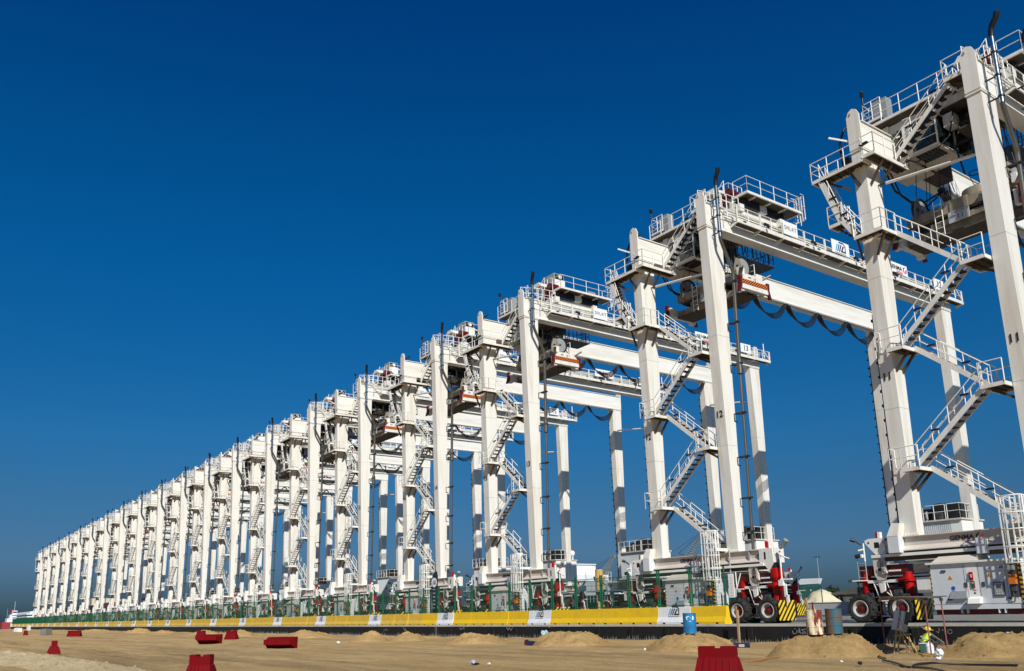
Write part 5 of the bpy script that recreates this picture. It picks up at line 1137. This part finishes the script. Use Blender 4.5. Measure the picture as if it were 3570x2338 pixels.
A = ony(2088, 1985, 60); T = empty('yellow_tower', (A.x, 60, -.0)); hh = A.z
b = MB().m('shipyellow').cyl((0, 0, 0), (0, 0, hh*.75), .75, 10).cyl((0, 0, hh*.75), (0, 0, hh*.85), .9, 10, r2=1.05).cyl((0, 0, hh*.85), (0, 0, hh), .7, 10); b.build('tower', T)
b = MB().m('galv').rail([(-1.8, -1.5, hh*.55), (3.4, -1.5, hh*.55), (3.4, 1.5, hh*.55)], 1.6, 1.2, .05).box(-1.8, 3.4, -1.5, 1.5, hh*.52, hh*.55).rail([(-1.8, -1.5, hh*.3), (1.8, -1.5, hh*.3)], 1.2, 1, .05)
for x in (-1.8, 1.8, 3.4): b.cyl((x, -1.5, 0), (x, -1.5, hh*.95), .06, 5)
b.build('platform', T); tag(T, 'ochre yellow pump tower with grey railings, left of the crane numbered 12', 'tower')
# light mast
A = ony(2848, 1941, 150); B0 = ony(2868, 2100, 150); T = empty('light_mast', (A.x, 150, 0))
b = MB().m('galv').cyl((0, 0, -3), (0, 0, A.z), .16, 8, r2=.07).build('pole', T); b = MB().m('dkgrey')
for i in range(6): a = i*pi/3; b.box(cos(a)*.7-.16, cos(a)*.7+.16, sin(a)*.7-.16, sin(a)*.7+.16, A.z-.12, A.z+.1).cyl((0, 0, A.z-.05), (cos(a)*.7, sin(a)*.7, A.z-.05), .06, 5)
b.build('lamp_head', T); tag(T, 'tall thin floodlight mast in the gap between the two nearest cranes', 'light mast')
# cream covered stockpile, warehouse, bushes
q = ony(2852, 2108, 64); 
o = heap('covered_stockpile', 0, 0, 4.2, 4, 4.0, 77, 'tarp', 'cream covered stockpile behind the far fence, between the two nearest cranes', 'stockpile', None, p=1.2, two=(.9, .42, .5)); o.location = (q.x+2.0, 62, -.3)
q = ony(2940, 2105, 62); T = empty('warehouse', (q.x+2, 66, 0)); b = MB().m('dkgrey').box(-3, 5, -3, 6, 0, 2.4).m('machine').box(-2.6, -1.2, -3.05, -3, .4, 2.1).box(-.8, .6, -3.05, -3, .4, 2.1); b.build('wall', T)
fixn(MB().m('roofgrey').prism([(-4.5, 2.4), (0, 3.3), (5, 3.5), (5, 2.4)], lambda a, c, t: (a, t, c), -4, 7).build('roof', T)); tag(T, 'low dark warehouse with a sloping roof beyond the far fence', 'warehouse')
def bush(u, v, yy, s, lab):
    q = ony(u, v, yy); random.seed(int(u)); T = empty('tree', (q.x, yy, 0)); b = MB().m('foliage')
    for k in range(700):
        d = Vector((random.gauss(0, 1), random.gauss(0, 1), random.gauss(0, .8))); d = d.normalized()*s*random.random()**.4; c = Vector((0, 0, q.z))+d*Vector((1, 1, .7)).length/1.6; n = Vector((random.uniform(-1, 1), random.uniform(-1, 1), random.uniform(-1, 1))).normalized()*.22; m_ = n.orthogonal().normalized()*.12
        b.add([c-n, c+m_, c+n, c-m_], [(0, 1, 2, 3)])
    b.build('crown', T); MB().m('wood').cyl((0, 0, -.5), (0, 0, q.z), .16, 7, r2=.08).cyl((0, 0, q.z*.6), (s*.4, 0, q.z), .07, 5, r2=.03).build('trunk', T); tag(T, lab, 'tree')
bush(2903, 2066, 66, 1.0, 'dark bushy tree left of the warehouse roof')
# excavated things near far fence: white tank on deck
q = ony(2925, 2118, 40); b = MB().m('machine').box(-4, 7, -.6, .6, 0, 1.25).box(-4.05, 7.05, -.65, .65, 1.25, 1.3); o = b.build('steel_skip'); o.location = (q.x, 41, .01); tag(o, 'long pale grey steel skip on the quay between the two nearest cranes', 'skip')
# maroon ship far left, behind the row
T = empty('maroon_ship', (-330, 75, -3)); a = ony(225, 2110, 75); c = ony(415, 2100, 75)
b = MB().m('hull_maroon'); hull(b, a.x+330, c.x+330, 0, 22, c.z+2.0, 14, 2, 0); fixn(b.build('hull', T))
b = MB().m('tarp').box(c.x+330-60, c.x+330-48, -8, 8, c.z+2, c.z+7).box(c.x+330-35, c.x+330-30, -8, 8, c.z+2, c.z+6).m('sill').box(c.x+330-20, c.x+330-16, -8, 8, c.z+2, c.z+5.5); b.build('superstructure', T)
tag(T, 'maroon ship hull glimpsed between the far crane legs at left', 'ship')
# white passenger-style stern at the far left end
a = onx(92, 2148, -430); T = empty('deck_ship', (-430, a.y, -3)); w = (onx(140, 2148, -430)-a).length
b = MB().m('shipwhite')
for k in range(6): b.box(-60, 0, (5-k)*w*.03, w*1.6, 2.2+k*1.15, 2.75+k*1.15)
b.box(-55, -2, w*.3, w*1.5, 2, 9.4).m('navy').box(-58, -1, w*.18, w*1.5, 4.9, 5.5); b.m('shipwhite').cyl((-3, w*.5, 9), (-3, w*.75, 12.5), .12, 5); b.build('decks', T)
fixn(MB().m('hull_green').box(-60, 1, .2, w*1.6, 0, 2.2).build('hull', T)); tag(T, 'white ship stern with stacked open decks, left of the farthest crane', 'ship')
# red supply vessel
a = onx(6, 2185, -520); c = onx(62, 2168, -520); T = empty('red_vessel', (-520, a.y, -3)); w = c.y-a.y
b = MB().m('hull_red').box(-12, 0, 0, w, 0, c.z+3).hexa([(-12, w, 0), (0, w, 0), (0, w*1.05, 0), (-12, w*1.05, 0)], [(-12, w, c.z+3), (0, w, c.z+3), (0, w*1.25, c.z+4), (-12, w*1.25, c.z+4)]); b.m('shipwhite').box(-.01, .06, w*.55, w*.62, .5, c.z+2.5); b.build('hull', T)
z0 = c.z+3
b = MB().m('shipwhite').box(-11, -1, w*.3, w*1.1, z0, z0+2).box(-10, -2, w*.5, w*1.05, z0+2, z0+4).box(-9, -3, w*.65, w*.95, z0+4, z0+6).m('glass').box(-2.99, -2.95, w*.67, w*.93, z0+4.8, z0+5.5).m('inkred').box(-9, -5, w*.6, w*.7, z0+4, z0+6.5).m('galv').cyl((-6, w*.8, z0+6), (-6, w*.8, z0+11), .2, 6).cyl((-6, w*.74, z0+9), (-6, w*.86, z0+9), .1, 5).cyl((-2, w*.3, z0), (-2, w*.3, z0+7), .12, 5).cyl((-2, w*1.15, z0), (-2, w*1.15, z0+3), .1, 5)
b.build('superstructure', T); tag(T, 'red-hulled vessel with white superstructure at the left edge', 'ship')
